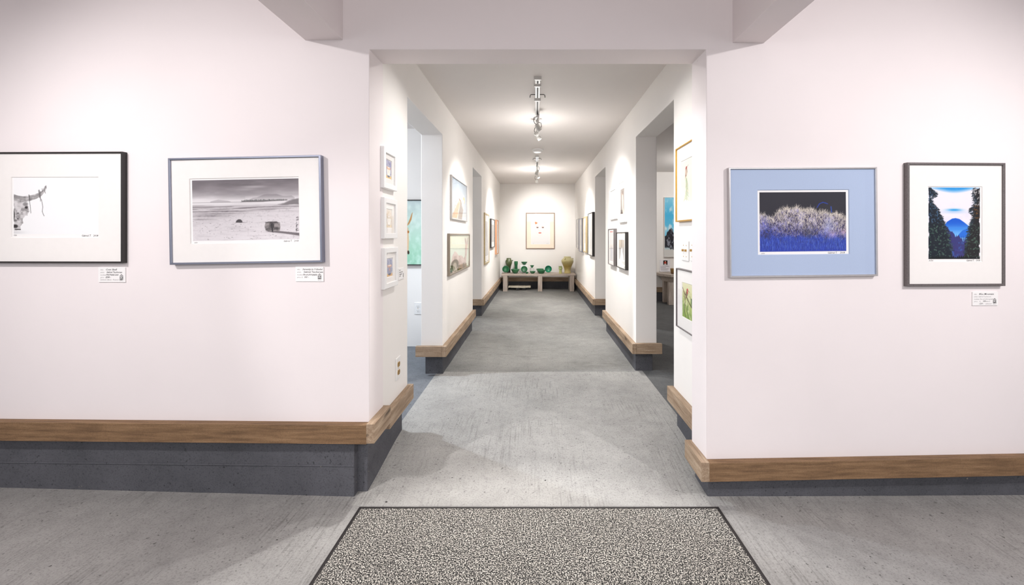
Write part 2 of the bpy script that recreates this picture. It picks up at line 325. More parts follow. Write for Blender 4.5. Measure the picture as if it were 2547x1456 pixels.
# ------------------------------------------------------------------ pictures painted as grids of ink
class Canvas:
    def __init__(s, w, h, col, seed=1):
        s.w, s.h = w, h; s.a = np.empty((h, w, 3)); s.a[:] = np.array(col) / 255.0
        s.U, s.V = np.meshgrid((np.arange(w) + .5) / w, (np.arange(h) + .5) / h); s.r = np.random.RandomState(seed); s.asp = w / h
    def noise(s, fx, fy, octv=4, gain=.5):
        out = np.zeros((s.h, s.w)); amp = 1; tot = 0
        for o in range(octv):
            nx, ny = max(2, int(fx * 2 ** o) + 2), max(2, int(fy * 2 ** o) + 2)
            g = s.r.rand(ny + 1, nx + 1); x = s.U * (nx - 1); y = s.V * (ny - 1)
            xi, yi = x.astype(int), y.astype(int); tx, ty = x - xi, y - yi
            tx = tx * tx * (3 - 2 * tx); ty = ty * ty * (3 - 2 * ty)
            out += amp * ((g[yi, xi] * (1 - tx) + g[yi, xi + 1] * tx) * (1 - ty) + (g[yi + 1, xi] * (1 - tx) + g[yi + 1, xi + 1] * tx) * ty)
            tot += amp; amp *= gain
        return out / tot
    def put(s, mask, col):
        c = np.asarray(col, float) / 255.0; m = np.clip(mask, 0, 1)[..., None]; s.a = s.a * (1 - m) + c * m
    def grad(s, stops, axis='v'):
        t = s.V if axis == 'v' else s.U; p = [q[0] for q in stops]
        for i in range(3): s.a[..., i] = np.interp(t, p, [q[1][i] / 255.0 for q in stops])
    def poly(s, pts, col, soft=0.0, alpha=1.0, wob=0.0):
        U, V = s.U, s.V
        if wob: U = U + (s.noise(14, 14, 3) - .5) * wob; V = V + (s.noise(14, 14, 3) - .5) * wob
        ins = np.zeros((s.h, s.w), bool); dist = np.full((s.h, s.w), 9.0); n = len(pts)
        for i in range(n):
            (x0, y0), (x1, y1) = pts[i], pts[(i + 1) % n]
            c = ((y0 > V) != (y1 > V)); ins ^= c & (U < (x1 - x0) * (V - y0) / ((y1 - y0) or 1e-9) + x0)
            if soft:
                dx, dy = x1 - x0, y1 - y0; t = np.clip(((U - x0) * dx + (V - y0) * dy) / (dx * dx + dy * dy + 1e-12), 0, 1)
                dist = np.minimum(dist, np.hypot(U - x0 - t * dx, V - y0 - t * dy))
        m = np.where(ins, 1.0, 0.0)
        if soft: m = np.clip(.5 + np.where(ins, dist, -dist) / soft, 0, 1)
        s.put(m * alpha, col); return m
    def ell(s, cx, cy, rx, ry, col, soft=.1, alpha=1.0, ang=0.0):
        dx, dy = s.U - cx, s.V - cy; c, n = math.cos(ang), math.sin(ang)
        q = np.hypot((dx * c + dy * n) / rx, (-dx * n + dy * c) / ry); s.put(np.clip((1 - q) / soft + .5, 0, 1) * alpha, col)
    def line(s, p, q, wd, col, alpha=1.0):
        pad = wd * 2 + 2.0 / min(s.w, s.h)
        i0, i1 = int(max(0, (min(p[0], q[0]) - pad) * s.w)), int(min(s.w, (max(p[0], q[0]) + pad) * s.w + 1))
        j0, j1 = int(max(0, (min(p[1], q[1]) - pad * s.asp) * s.h)), int(min(s.h, (max(p[1], q[1]) + pad * s.asp) * s.h + 1))
        if i1 <= i0 or j1 <= j0: return
        U = s.U[j0:j1, i0:i1]; V = s.V[j0:j1, i0:i1] / s.asp; x0, y0, x1, y1 = p[0], p[1] / s.asp, q[0], q[1] / s.asp
        dx, dy = x1 - x0, y1 - y0; t = np.clip(((U - x0) * dx + (V - y0) * dy) / (dx * dx + dy * dy + 1e-12), 0, 1)
        d = np.hypot(U - x0 - t * dx, V - y0 - t * dy); m = (np.clip((wd - d) * s.w + .5, 0, 1) * alpha)[..., None]
        s.a[j0:j1, i0:i1] = s.a[j0:j1, i0:i1] * (1 - m) + np.asarray(col, float) / 255.0 * m
    def path(s, pts, wd, col, alpha=1.0):
        for a, b in zip(pts, pts[1:]): s.line(a, b, wd, col, alpha)

def ink_mesh(name, cv, x0, x1, z0, z1, y, parent):
    W, H = cv.w, cv.h; me = bpy.data.meshes.new(name)
    X, Z = np.meshgrid(np.linspace(x0, x1, W), np.linspace(z1, z0, H)); co = np.stack([X, np.full_like(X, y), Z], -1).reshape(-1, 3).astype('f4')
    I = np.arange(W * H).reshape(H, W); q = np.stack([I[1:, :-1], I[1:, 1:], I[:-1, 1:], I[:-1, :-1]], -1).reshape(-1, 4); nf = len(q)
    me.vertices.add(W * H); me.vertices.foreach_set('co', co.ravel()); me.loops.add(nf * 4); me.loops.foreach_set('vertex_index', q.ravel().astype('i4'))
    me.polygons.add(nf); me.polygons.foreach_set('loop_start', np.arange(0, nf * 4, 4, dtype='i4')); me.update(calc_edges=True)
    at = me.color_attributes.new('ink', 'FLOAT_COLOR', 'POINT'); c = np.ones((W * H, 4), 'f4'); c[:, :3] = (lambda l: l * (.84 + .16 * l))(s2l(np.clip(cv.a, 0, 1))).reshape(-1, 3)
    at.data.foreach_set('color', c.ravel()); me.materials.append(M_ART); me.validate()
    o = bpy.data.objects.new(name, me); C.objects.link(o); o.parent = parent; return o

def add_text(bm, body, x, z, size, y, shear=0.0, bold=0.0, align='LEFT', fit=None):
    cu = bpy.data.curves.new('t', 'FONT'); cu.body = body; cu.size = size; cu.shear = shear; cu.resolution_u = 1; cu.align_x = align; cu.offset = bold
    o = bpy.data.objects.new('t', cu); C.objects.link(o); dg = bpy.context.evaluated_depsgraph_get(); dg.update()
    me = bpy.data.meshes.new_from_object(o.evaluated_get(dg)); k = 1.0
    if fit and len(me.vertices):
        xs = [v.co.x for v in me.vertices]; k = fit / max(1e-6, max(xs) - min(xs))
    base = len(bm.verts)
    vs = [bm.verts.new((x + v.co.x * k, y, z + v.co.y)) for v in me.vertices]
    for p in me.polygons:
        try: bm.faces.new([vs[i] for i in p.vertices])
        except ValueError: pass
    bpy.data.objects.remove(o); bpy.data.curves.remove(cu); bpy.data.meshes.remove(me)
M_INK = plain('ink', rgb(60, 55, 58), .8); M_GREYINK = plain('grey_ink', rgb(150, 146, 148), .8); M_BLACKINK = plain('black_ink', rgb(30, 24, 30), .8)
M_CARD = plain('white_card', rgb(244, 242, 241), .8, var=.01)

def ring(bm, W, H, loops):
    """mitred ring: loops of (inset, y) swept round a W x H rectangle standing on z=0, centred in x"""
    R = []
    for ins, y in loops:
        R.append([bm.verts.new(p) for p in ((-W / 2 + ins, y, ins), (W / 2 - ins, y, ins), (W / 2 - ins, y, H - ins), (-W / 2 + ins, y, H - ins))])
    for i in range(len(R) - 1):
        for k_ in range(4): bm.faces.new((R[i][k_], R[i][(k_ + 1) % 4], R[i + 1][(k_ + 1) % 4], R[i + 1][k_]))
def wall_at(side):
    """(origin on the wall plane, unit vector to the viewer's right, rotation about z)"""
    return {'L': (Vector((XL, 0, 0)), Vector((0, 1, 0)), PI / 2), 'R': (Vector((XR, 0, 0)), Vector((0, -1, 0)), -PI / 2), 'B': (Vector((0, HALL_END, 0)), Vector((1, 0, 0)), 0),
            'FL': (Vector((XL, D0, 0)), Vector((math.cos(TL), math.sin(TL), 0)), TL), 'FR': (Vector((JR, D0, 0)), Vector((math.cos(TR), math.sin(TR), 0)), TR),
            'SL': (Vector((0, 4.15, 0)), Vector((1, 0, 0)), 0), 'SR': (Vector((0, 7.0, 0)), Vector((1, 0, 0)), 0)}[side]
def hit(side, px, py, off=0.0):
    """where the line of sight through a photo pixel meets the face standing 'off' in front of a wall: (along, z)"""
    o, r, _ = wall_at(side); n = Vector((0, 0, 1)).cross(r)       # points into the wall
    o = o - n * off; d = Vector(((px - VX) / F, 1, (VY - py) / F)); e = Vector((0, 0, EYE)); t = (o - e).dot(n) / d.dot(n)
    p = e + d * t; return (p - o).dot(r), p.z

def picture(label, side, s0, s1, z0, z1, frame_mat, dep=.022, fw=.012, win=None, art=None, mat_col=None, group=None, cat='picture', roll=0.0, glass=True, name='framed_picture', border=0.0, border_mat=None, sig=None, matw=.003):
    """s0..s1 along the wall, z0..z1 height; win = window in the mat as fractions (left, top, right, bottom) of the sight size"""
    o, r, rz = wall_at(side); W, H = s1 - s0, z1 - z0; c = o + r * ((s0 + s1) / 2)
    t = thing(name, label, cat, (c.x, c.y, z0), (0, -roll, rz), group); lip = min(.006, dep * .3)
    bm = BM(); ring(bm, W, H, [(.0, 0), (0, -dep + .002), (.002, -dep), (fw - .002, -dep), (fw, -dep + .002), (fw, -dep + lip + .004), (fw + .001, -.001)])
    f = obj('frame', bm, frame_mat, t)
    box_obj('backing', (-W / 2 + fw * .5, W / 2 - fw * .5, -.003, -.001, fw * .5, H - fw * .5), M_CARD, t)
    iw, ih = W - 2 * fw, H - 2 * fw; yg = -dep + lip
    if win:
        x0, x1 = -iw / 2 + win[0] * iw, -iw / 2 + win[2] * iw; zz1, zz0 = fw + ih * (1 - win[1]), fw + ih * (1 - win[3])
        bm = BM(); O = [(-iw / 2, fw), (iw / 2, fw), (iw / 2, fw + ih), (-iw / 2, fw + ih)]; I = [(x0, zz0), (x1, zz0), (x1, zz1), (x0, zz1)]
        e = matw * .8; J = [(x0 + e, zz0 + e), (x1 - e, zz0 + e), (x1 - e, zz1 - e), (x0 + e, zz1 - e)]
        L = [[bm.verts.new((p[0], y, p[1])) for p in q] for q, y in ((O, yg + .0015), (I, yg + .0015), (J, yg + .0015 + matw))]
        for a_, b_ in ((0, 1), (1, 2)):
            for k_ in range(4): bm.faces.new((L[a_][k_], L[a_][(k_ + 1) % 4], L[b_][(k_ + 1) % 4], L[b_][k_]))
        obj('mat', bm, mat_col or M_CARD, t)
        if border:
            bm = BM(); bx(bm, x0 - .002, x1 + .002, yg + .0018 + matw, yg + .0026 + matw, zz0 - .002, zz1 + .002); obj('print_margin', bm, border_mat or M_CARD, t)
            bl, bt_, br, bb = border if isinstance(border, tuple) else (border,) * 4
            x0, x1, zz0, zz1 = x0 + bl, x1 - br, zz0 + bb, zz1 - bt_
    else: x0, x1, zz0, zz1 = -iw / 2, iw / 2, fw, fw + ih
    ya = yg + .0015 + matw
    if art: a = ink_mesh('artwork', art, x0, x1, zz0, zz1, ya + (.0 if not border else .00015), t)
    if sig:
        for body, fx, dz, size, fit in sig:
            bm = BM(); add_text(bm, body, x0 + (x1 - x0) * fx, zz0 + dz, size, ya - .0002, .25, fit=fit); obj('edition_number' if '/' in body else 'signature', bm, M_INK, t)
    if glass:
        bm = BM(); v = [bm.verts.new(p) for p in ((-iw / 2, yg, fw), (iw / 2, yg, fw), (iw / 2, yg, fw + ih), (-iw / 2, yg, fw + ih))]; bm.faces.new(v); obj('glass', bm, M_GLASS, t, keep=True)
    return t
def pic_px(label, side, pa, pb, pyt, pyb, frame_mat, near=None, dep=.022, **k):
    """the same from photo pixels: pa, pb the left and right edge of the face, pyt, pyb top and bottom seen at the pixel column 'near'"""
    near = near or pa; s0 = hit(side, pa, 0, dep)[0]; s1 = hit(side, pb, 0, dep)[0]; z1 = hit(side, near, pyt, dep)[1]; z0 = hit(side, near, pyb, dep)[1]
    return picture(label, side, s0, s1, z0, z1, frame_mat, dep=dep, **k)
# ---- frame finishes
F_BLACK = plain('black_satin', rgb(38, 34, 33), .35); F_SLATE = plain('blue_grey_metal', rgb(148, 152, 168), .3, .8, .03)
F_SILVER = plain('brushed_silver', rgb(205, 202, 203), .3, .75, .03); F_PEWTER = plain('speckled_pewter', rgb(112, 106, 106), .45, .3, .25, 300)
F_WHITE = plain('white_lacquer', rgb(244, 243, 242), .45, var=.01); F_GOLD = plain('bright_gold', rgb(212, 164, 72), .3, .7, .05)
F_CHAMP = plain('champagne_gilt', rgb(196, 178, 140), .35, .5, .06); F_COPPER = plain('copper_wood', rgb(196, 146, 112), .5)
F_BRONZE = plain('bronze_wood', rgb(150, 124, 108), .45); F_TAUPE = plain('taupe_metal', rgb(150, 138, 124), .4, .4, .04); F_GREY = plain('pale_grey_metal', rgb(196, 192, 190), .4, .3, .03)
MAT_WHITE = plain('white_mat_board', rgb(244, 240, 237), .85, var=.008); MAT_BLUE = plain('blue_mat_board', rgb(176, 192, 220), .85, var=.03, scale=300)
MAT_CREAM = plain('cream_mat_board', rgb(246, 232, 212), .85, var=.01); PAPER = plain('print_paper', rgb(247, 245, 244), .8, var=.005)

# ---- the artworks
def art_beach():
    c = Canvas(330, 190, (225, 220, 222), 3)
    c.grad([(0, (120, 113, 118)), (.12, (140, 133, 137)), (.25, (172, 166, 170)), (.335, (226, 222, 224)), (.38, (236, 233, 235)), (.46, (205, 200, 203)), (.5, (215, 210, 213)), (1, (228, 223, 226))])
    n = c.noise(5, 12, 4); c.a += ((n - .5) * .16)[..., None] * (c.V < .33)[..., None]
    c.put(np.exp(-((c.U - .52) / .1) ** 2 - ((c.V - .095) / .022) ** 2) * .45, (96, 90, 94)); c.put(np.exp(-((c.U - .58) / .12) ** 2 - ((c.V - .125) / .02) ** 2) * .6, (206, 200, 203))
    c.put(np.exp(-((c.U - .5) / .09) ** 2 - ((c.V - .165) / .02) ** 2) * .35, (200, 195, 198))
    c.poly([(.17, .355), (.21, .338), (.245, .325), (.28, .335), (.33, .345), (.36, .36), (.36, .37), (.17, .37)], (196, 191, 194), .01)
    c.poly([(.53, .335), (.57, .305), (.61, .30), (.64, .278), (.68, .25), (.71, .245), (.75, .252), (.79, .248), (.82, .268), (.85, .283), (.89, .285), (.93, .28), (.96, .31), (.96, .37), (.53, .37)], (158, 152, 156), .006)
    c.put(np.clip((c.V - .27) / .08, 0, 1) * np.clip((.385 - c.V) / .02, 0, 1) * (c.U > .5) * .75, (228, 224, 226))
    rng = random.Random(4)
    c.poly([(.45, .378), (.475, .352), (.52, .345), (.6, .347), (.7, .345), (.8, .346), (.89, .34), (.89, .352), (.8, .362), (.66, .374)], (112, 106, 109), .008, .85, .01)
    for i in range(170):
        u = .462 + .425 * rng.random(); c.line((u, .333 + .014 * rng.random() + max(0, .5 - u) * .3), (u, .358), .0016, (96 + rng.randint(0, 40),) * 3, .75)
    c.put(np.exp(-((c.V - .372) / .005) ** 2) * (c.U < .46) * .6, (130, 124, 128))
    c.poly([(.80, .425), (.88, .385), (.93, .36), (1, .325), (1, .43)], (118, 112, 115), .02, .85, .03)
    s = c.noise(3, 60, 3); b = np.exp(-((c.V - .47) / .05) ** 2); c.put(np.clip((s - .48) * 9, 0, 1) * b * .75, (128, 120, 124))
    for (cu, cv_, su, sv, k_) in ((.3, .52, .28, .012, .8), (.75, .455, .2, .01, .8), (.16, .59, .18, .022, .6), (.25, .555, .22, .01, .6), (.08, .645, .12, .012, .45), (.45, .475, .4, .006, .5)):
        c.put(np.exp(-((c.U - cu) / su) ** 2 - ((c.V - cv_) / sv) ** 2) * k_ * (.45 + .9 * c.noise(30, 60, 2)), (112, 104, 109))
    g = c.noise(70, 60, 3); c.put(np.clip((g - .60) * 8, 0, 1) * (c.V > .45) * np.clip(1.25 - c.V, 0, 1) * .22, (140, 132, 138)); c.put(np.clip((c.noise(9, 40, 4) - .5) * 4, 0, 1) * (c.V > .6) * .16, (150, 142, 148))
    for i in range(95):
        u, v = rng.random(), .66 + .33 * rng.random(); c.line((u, v), (u + .003 + .010 * rng.random() ** 2, v + .002), .0016, (80, 74, 78), .3 + .4 * rng.random())
    for i in range(22):
        v = .62 + .3 * rng.random(); c.line((.965 + .03 * rng.random(), v), (.975, v + .01), .003, (80, 74, 78), .6)
    c.poly([(.405, .708), (.412, .675), (.43, .655), (.45, .655), (.466, .68), (.468, .708)], (78, 72, 75), .006); c.poly([(.44, .70), (.515, .708), (.44, .712)], (100, 94, 97), .006)
    c.poly([(.69, .865), (.80, .855), (1, .895), (1, .94), (.86, .90)], (112, 104, 108), .012, .9)
    c.poly([(.676, .78), (.685, .72), (.71, .70), (.79, .70), (.815, .73), (.822, .79), (.815, .85), (.79, .865), (.71, .862), (.684, .84)], (112, 106, 107), .006)
    t = c.noise(26, 26, 4); m = (c.U > .678) & (c.U < .82) & (c.V > .705) & (c.V < .86); c.put(m * np.clip((t - .5) * 6, 0, 1) * .8, (168, 160, 160)); c.put(m * np.clip((.42 - t) * 8, 0, 1) * .7, (60, 55, 57))
    c.line((.742, .75), (.748, .86), .006, (45, 42, 48), .9); c.ell(.752, .77, .012, .04, (70, 64, 66), .3)
    return c
def art_skull():
    c = Canvas(250, 175, (246, 246, 247), 5); G = lambda v: (v, v - 3, v - 2)
    c.poly([(0, .295), (.05, .325), (.12, .335), (.18, .325), (.25, .30), (.31, .265), (.345, .22), (.37, .155), (.385, .145), (.388, .19), (.37, .25), (.33, .325), (.27, .375), (.2, .41), (.14, .43), (.1, .445), (.03, .45), (0, .44)], G(176), .008)
    c.poly([(0, .40), (.06, .42), (.11, .45), (.135, .47), (.155, .465), (.168, .50), (.170, .56), (.178, .60), (.168, .63), (.163, .67), (.14, .665), (.125, .68), (.118, .73), (.108, .76), (.115, .80), (.10, .83), (.088, .86), (.084, .92), (.05, .935), (0, .93)], G(208), .007, 1, .03)
    n = c.noise(30, 22, 4); inside = np.clip((235 / 255. - c.a[..., 0]) * 30, 0, 1)
    c.put(inside * np.clip((n - .5) * 5, 0, 1) * .55, G(120)); c.put(inside * np.clip((.45 - n) * 6, 0, 1) * .5, G(235))
    for q in ([(.04, .32), (.16, .36), (.28, .32), (.36, .22)], [(.02, .37), (.14, .40), (.25, .36)]): c.path(q, .003, G(120), .5)
    c.ell(.15, .53, .018, .022, G(60), .4); c.ell(.14, .47, .03, .035, G(120), .6, .7); c.ell(0, .66, .014, .09, G(40), .3); c.ell(.02, .86, .03, .03, G(60), .5); c.ell(.052, .63, .01, .01, G(70), .5); c.ell(.05, .73, .01, .01, G(60), .5); c.line((.02, .915), (.08, .92), .006, G(70), .9); c.ell(.02, .76, .02, .02, G(130), .6)
    for q in ([(.18, .31), (.192, .33), (.188, .42), (.196, .5), (.204, .63)], [(.30, .24), (.312, .36), (.33, .4), (.345, .52), (.338, .6), (.35, .65), (.36, .68)], [(.315, .25), (.318, .42)], [(.36, .2), (.375, .28)], [(.335, .2), (.345, .25)]): c.path(q, .0032, G(105), .8)
    c.line((.30, .23), (.31, .35), .009, G(110), .6); c.line((.182, .31), (.19, .41), .004, G(90), .8)
    c.put(np.exp(-(c.U / .12) ** 2 - ((c.V - .97) / .03) ** 2) * .3, G(170)); return c
def art_bush():
    c = Canvas(430, 304, (44, 41, 52), 7); rng = random.Random(11)
    c.put(c.noise(6, 5, 3) * .25, (70, 68, 74))
    E = [(0, .37), (.05, .36), (.1, .40), (.16, .42), (.19, .34), (.23, .29), (.30, .25), (.38, .26), (.44, .23), (.48, .29), (.55, .27), (.6, .26), (.66, .31), (.72, .32), (.78, .34), (.83, .37), (.88, .34), (.93, .37), (1, .43)]
    env = lambda u: float(np.interp(u, [p[0] for p in E], [p[1] for p in E])); ev = np.interp(c.U, [p[0] for p in E], [p[1] for p in E])
    d = np.clip((c.V - ev - .03) / .6, 0, 1); n = c.noise(16, 12, 5)
    c.put(np.clip((c.V - ev - .02) * 25, 0, 1) * .9, (64, 56, 98)); c.put(np.clip((c.V - ev) * 20, 0, 1) * np.clip((n - .46) * 6, 0, 1) * (d < .6), (150, 145, 190)); c.put(np.clip((c.V - .68 + (n - .5) * .3) * 8, 0, 1), (44, 66, 176))
    for i in range(6200):
        u = rng.random(); e = env(u); v = e + .02 + (.97 - e) * rng.random() ** 1.2; t = (v - e) / (.97 - e); a = rng.gauss(0, .5) + (u - .45) * .6
        L = (.014 + .034 * rng.random()) * (1.15 - t * .5); bend = rng.gauss(0, .35)
        mid = (u + L * .5 * math.sin(a), v - L * .5 * math.cos(a) * 1.42); tip = (mid[0] + L * .5 * math.sin(a + bend), mid[1] - L * .5 * math.cos(a + bend) * 1.42)
        k_ = .35 * math.exp(-((u - .08) / .13) ** 2); x = t + k_ + rng.gauss(0, .11) - .1
        col = (236, 226, 214) if x < .36 else (198, 192, 212) if x < .48 else (132, 130, 206) if x < .62 else (84, 98, 200) if x < .78 else (48, 76, 190)
        if rng.random() < .15 and t > .15: col = (44, 34, 64)
        if t > .72: tip = mid = (u + .004 * rng.gauss(0, 1), v - .03 - .03 * rng.random()); col = ((46, 72, 186), (70, 104, 214), (100, 132, 226), (36, 58, 164))[rng.randrange(4)]
        f = .72 + .36 * rng.random(); wd = .0011 + .0006 * rng.random(); cc = tuple(min(255, q * f) for q in col); c.line((u, v), mid, wd * 1.2, cc, .7); c.line(mid, tip, wd * .8, cc, .7)
    c.put(np.exp(-((c.U - .8) / .06) ** 2 - ((c.V - .58) / .12) ** 2) * .5, (190, 200, 250)); c.put(np.exp(-((c.U - .84) / .05) ** 2 - ((c.V - .72) / .06) ** 2) * .45, (225, 195, 230))
    c.put(np.exp(-((c.U - .56) / .08) ** 2 - ((c.V - .68) / .07) ** 2) * .45, (60, 58, 60)); c.put(np.exp(-((c.U - .97) / .04) ** 2 - ((c.V - .68) / .04) ** 2) * .5, (230, 190, 215))
    c.path([(.665, .26), (.69, .2), (.73, .175), (.76, .185), (.785, .2)], .006, (40, 66, 170), .8); c.line((.825, .25), (.832, .34), .007, (52, 90, 196), .7); return c
def art_mountain():
    c = Canvas(225, 310, (240, 236, 243), 9); rng = random.Random(5)
    n = c.noise(3, 7, 4); c.put(np.clip((.05 - c.V + .035 * np.cos((c.U - .5) * 5)) * 18, 0, 1), (52, 158, 226)); c.put(np.clip((n - .5) * 2, 0, 1) * (c.V < .5) * .5, (214, 208, 240))
    c.put(np.exp(-((c.U - .5) / .13) ** 2 - ((c.V - .315) / .017) ** 2), (38, 158, 224)); c.put(np.exp(-((c.U - .5) / .22) ** 2 - ((c.V - .345) / .02) ** 2) * .4, (150, 190, 235))
    c.poly([(.28, .56), (.36, .48), (.46, .435), (.525, .428), (.6, .44), (.7, .49), (.8, .55), (.8, .8), (.28, .8)], (22, 100, 214), .006)
    c.put(np.clip((c.V - .47) / .2, 0, 1) * np.clip((c.V - .44) * 9, 0, 1) * (c.U > .28) * (c.U < .82), (128, 196, 248))
    c.poly([(.28, .57), (.5, .555), (.72, .56), (.8, .54), (.8, .59), (.28, .6)], (64, 150, 234), .02, .7); c.poly([(.58, .66), (.66, .60), (.74, .575), (.82, .55), (.82, .7), (.6, .7)], (44, 120, 222), .008)
    c.poly([(.34, .55), (.38, .56), (.42, .62), (.46, .61), (.5, .66), (.53, .69), (.58, .66), (.63, .7), (.67, .755), (.72, .74), (.8, .7), (.8, 1), (.34, 1)], (62, 60, 124), .01, 1, .03)
    c.put(np.clip((c.noise(26, 30, 3) - .45) * 4, 0, 1) * (c.V > .74) * (c.U > .4) * (c.U < .8) * .8, (62, 100, 172))
    for i in range(36):
        u = .4 + .4 * rng.random(); v = .60 + .12 * rng.random() + abs(u - .42) * .25; c.poly([(u - .014, v + .07), (u, v), (u + .014, v + .07)], (58, 62, 128), .006, .8)
    lt = [(0, 0), (.02, 0), (.05, .03), (.15, .075), (.13, .12), (.03, .16), (.05, .21), (.13, .26), (.18, .31), (.22, .38), (.28, .46), (.32, .54), (.37, .62), (.42, .74), (.46, .88), (.5, 1), (0, 1)]
    rt = [(1, 0), (.89, 0), (.87, .11), (.92, .19), (.86, .27), (.82, .32), (.88, .40), (.85, .46), (.83, .52), (.79, .58), (.77, .68), (.74, .78), (.70, .92), (.65, 1), (1, 1)]
    for P_, cl in ((lt, (26, 36, 48)), (rt, (34, 34, 38))): c.poly(P_, cl, .012, 1, .10)
    for i in range(700):
        P_ = lt if rng.random() < .55 else rt; i0 = rng.randrange(1, len(P_) - 3); a, b = P_[i0], P_[i0 + 1]; q = rng.random(); u = a[0] + (b[0] - a[0]) * q + rng.gauss(0, .012); v = a[1] + (b[1] - a[1]) * q; s_ = 1 if P_ is lt else -1
        c.line((u - s_ * .02, v), (u + s_ * (.01 + .03 * rng.random()), v + .004 + .01 * rng.random()), .004, (28, 38, 46) if rng.random() < .8 else (60, 80, 100), .9)
    lf = c.noise(44, 60, 2); dark = (c.a.mean(2) < .24)
    c.put(dark * np.clip((lf - .62) * 9, 0, 1) * (c.V > .5) * .7, (96, 132, 112)); c.put(dark * np.clip((lf - .6) * 9, 0, 1) * (c.V <= .5) * (c.U < .5) * .8, (74, 108, 140)); c.put(dark * np.clip((lf - .55) * 9, 0, 1) * (c.U > .8) * (c.V > .25) * (c.V < .45) * .8, (124, 86, 50)); c.put(dark * np.clip((lf - .55) * 9, 0, 1) * (c.U > .8) * (c.V < .25) * .8, (200, 196, 196))
    for i in range(26):
        u = i / 25; c.poly([(u - .03, 1), (u, .94 + .03 * rng.random()), (u + .03, 1)], (18, 26, 30), .01)
    return c
def art_portrait():
    c = Canvas(110, 165, (241, 239, 238), 12); O = (238, 140, 84)
    c.put(c.noise(4, 5, 3) * .25, (236, 232, 228)); th = np.linspace(-2.6, -.5, 14)
    for k_, cl, al in ((.30, (236, 214, 200), .6), (.26, (240, 220, 208), .5)): c.path([(.48 + k_ * math.cos(t), .29 + k_ * .72 * math.sin(t)) for t in th], .012, cl, al)
    c.path([(.21, .22), (.19, .34), (.23, .5), (.32, .63), (.45, .70), (.58, .66), (.68, .54), (.72, .4)], .006, (238, 228, 222), .8)
    c.poly([(.22, .15), (.34, .2), (.24, .25), (.20, .2)], O, .03); c.line((.24, .225), (.33, .195), .008, (190, 120, 60))
    for u in (.335, .63):
        c.ell(u, .378, .055, .018, (150, 100, 84), .6); c.ell(u + .005, .375, .022, .013, (60, 44, 38), .4); c.path([(u - .07, .345), (u - .01, .332), (u + .06, .345)], .008, (216, 150, 120), .8); c.path([(u - .05, .37), (u, .36), (u + .055, .378)], .006, (80, 50, 44), .9)
    c.path([(.40, .44), (.41, .5), (.46, .512), (.51, .5)], .008, (240, 216, 204), .9)
    c.poly([(.385, .582), (.43, .56), (.47, .566), (.51, .56), (.56, .582), (.5, .598), (.44, .598)], (226, 96, 70), .02); c.line((.40, .58), (.55, .58), .004, (170, 70, 56))
    c.line((.08, .985), (.14, .985), .004, (170, 165, 165)); c.line((.82, .985), (.95, .985), .004, (170, 165, 165)); return c
def art_jar(k_):
    c = Canvas(64, 108, ((206, 206, 222), (240, 232, 222), (196, 198, 216))[k_], 20 + k_); r = random.Random(k_)
    wash = ((150, 150, 190), (226, 206, 180), (128, 134, 176))[k_]; c.put(np.clip((c.noise(5, 7, 4) - .42) * 3, 0, 1) * (c.V < .75) * .8, wash)
    c.put(np.clip((c.V - .8) * 12, 0, 1), ((238, 206, 140), (238, 222, 196), (226, 184, 120))[k_])
    c.ell(.5, .63, .36, .28, ((236, 236, 234), (246, 242, 236), (176, 182, 206))[k_], .12); c.ell(.5, .66, .27, .2, ((248, 246, 240), (250, 246, 240), (150, 150, 178))[k_], .3)
    for s_ in (-1, 1): c.path([(.5 + s_ * .3, .42), (.5 + s_ * .38, .6), (.5 + s_ * .26, .86)], .018, ((90, 96, 140), (196, 180, 160), (58, 62, 104))[k_], .9)
    c.ell(.5, .40, .36, .05, (238, 160, 84) if k_ != 1 else (206, 186, 158), .3); c.ell(.5, .39, .27, .03, (248, 244, 240), .3); c.path([(.16, .47), (.5, .5), (.84, .47)], .02, (232, 140, 64) if k_ != 1 else (200, 178, 150), .8)
    c.ell(.5, .88, .22, .05, ((120, 124, 150), (214, 200, 184), (70, 72, 110))[k_], .3); c.ell(.5, .62, .07, .08, ((238, 228, 214), (236, 226, 214), (230, 150, 110))[k_], .5, .8)
    for i in range(5): u = .2 + .13 * i; c.path([(u, .34), (u + .05 * r.gauss(0, 1), .2), (u + .08 * r.gauss(0, 1), .1)], .012, ((110, 114, 160), (206, 186, 150), (96, 100, 140))[k_], .7)
    return c
def art_eagle():
    c = Canvas(120, 130, (196, 206, 216), 31); c.grad([(0, (166, 180, 194)), (.4, (190, 202, 212)), (1, (222, 228, 232))]); c.put(c.noise(14, 4, 4) * .5, (214, 220, 226))
    c.poly([(.70, .34), (.66, .46), (.48, .47), (.34, .62), (.18, .80), (.01, 1), (.66, 1), (.70, .84), (.76, .72), (.74, .60), (.80, .52), (.86, .42), (.84, .32), (.77, .29)], (238, 234, 230), .03)
    c.poly([(.50, .48), (.34, .63), (.18, .80), (.0, 1), (.34, 1), (.42, .78), (.52, .6)], (220, 182, 154), .05); c.poly([(.56, .5), (.66, .6), (.76, .72), (.70, .86), (.66, 1), (.38, 1), (.46, .78), (.54, .62)], (168, 160, 154), .04)
    c.path([(.48, .46), (.58, .5), (.63, .57)], .02, (140, 100, 76), .8); c.ell(.80, .40, .05, .04, (232, 200, 130), .5); c.path([(.84, .38), (.87, .46), (.83, .52)], .018, (236, 206, 150)); c.ell(.79, .36, .016, .012, (90, 80, 70), .4)
    c.put(np.clip((c.noise(16, 20, 3) - .5) * 3, 0, 1) * (c.V > .5) * (c.U < .7) * .3, (150, 120, 100)); return c
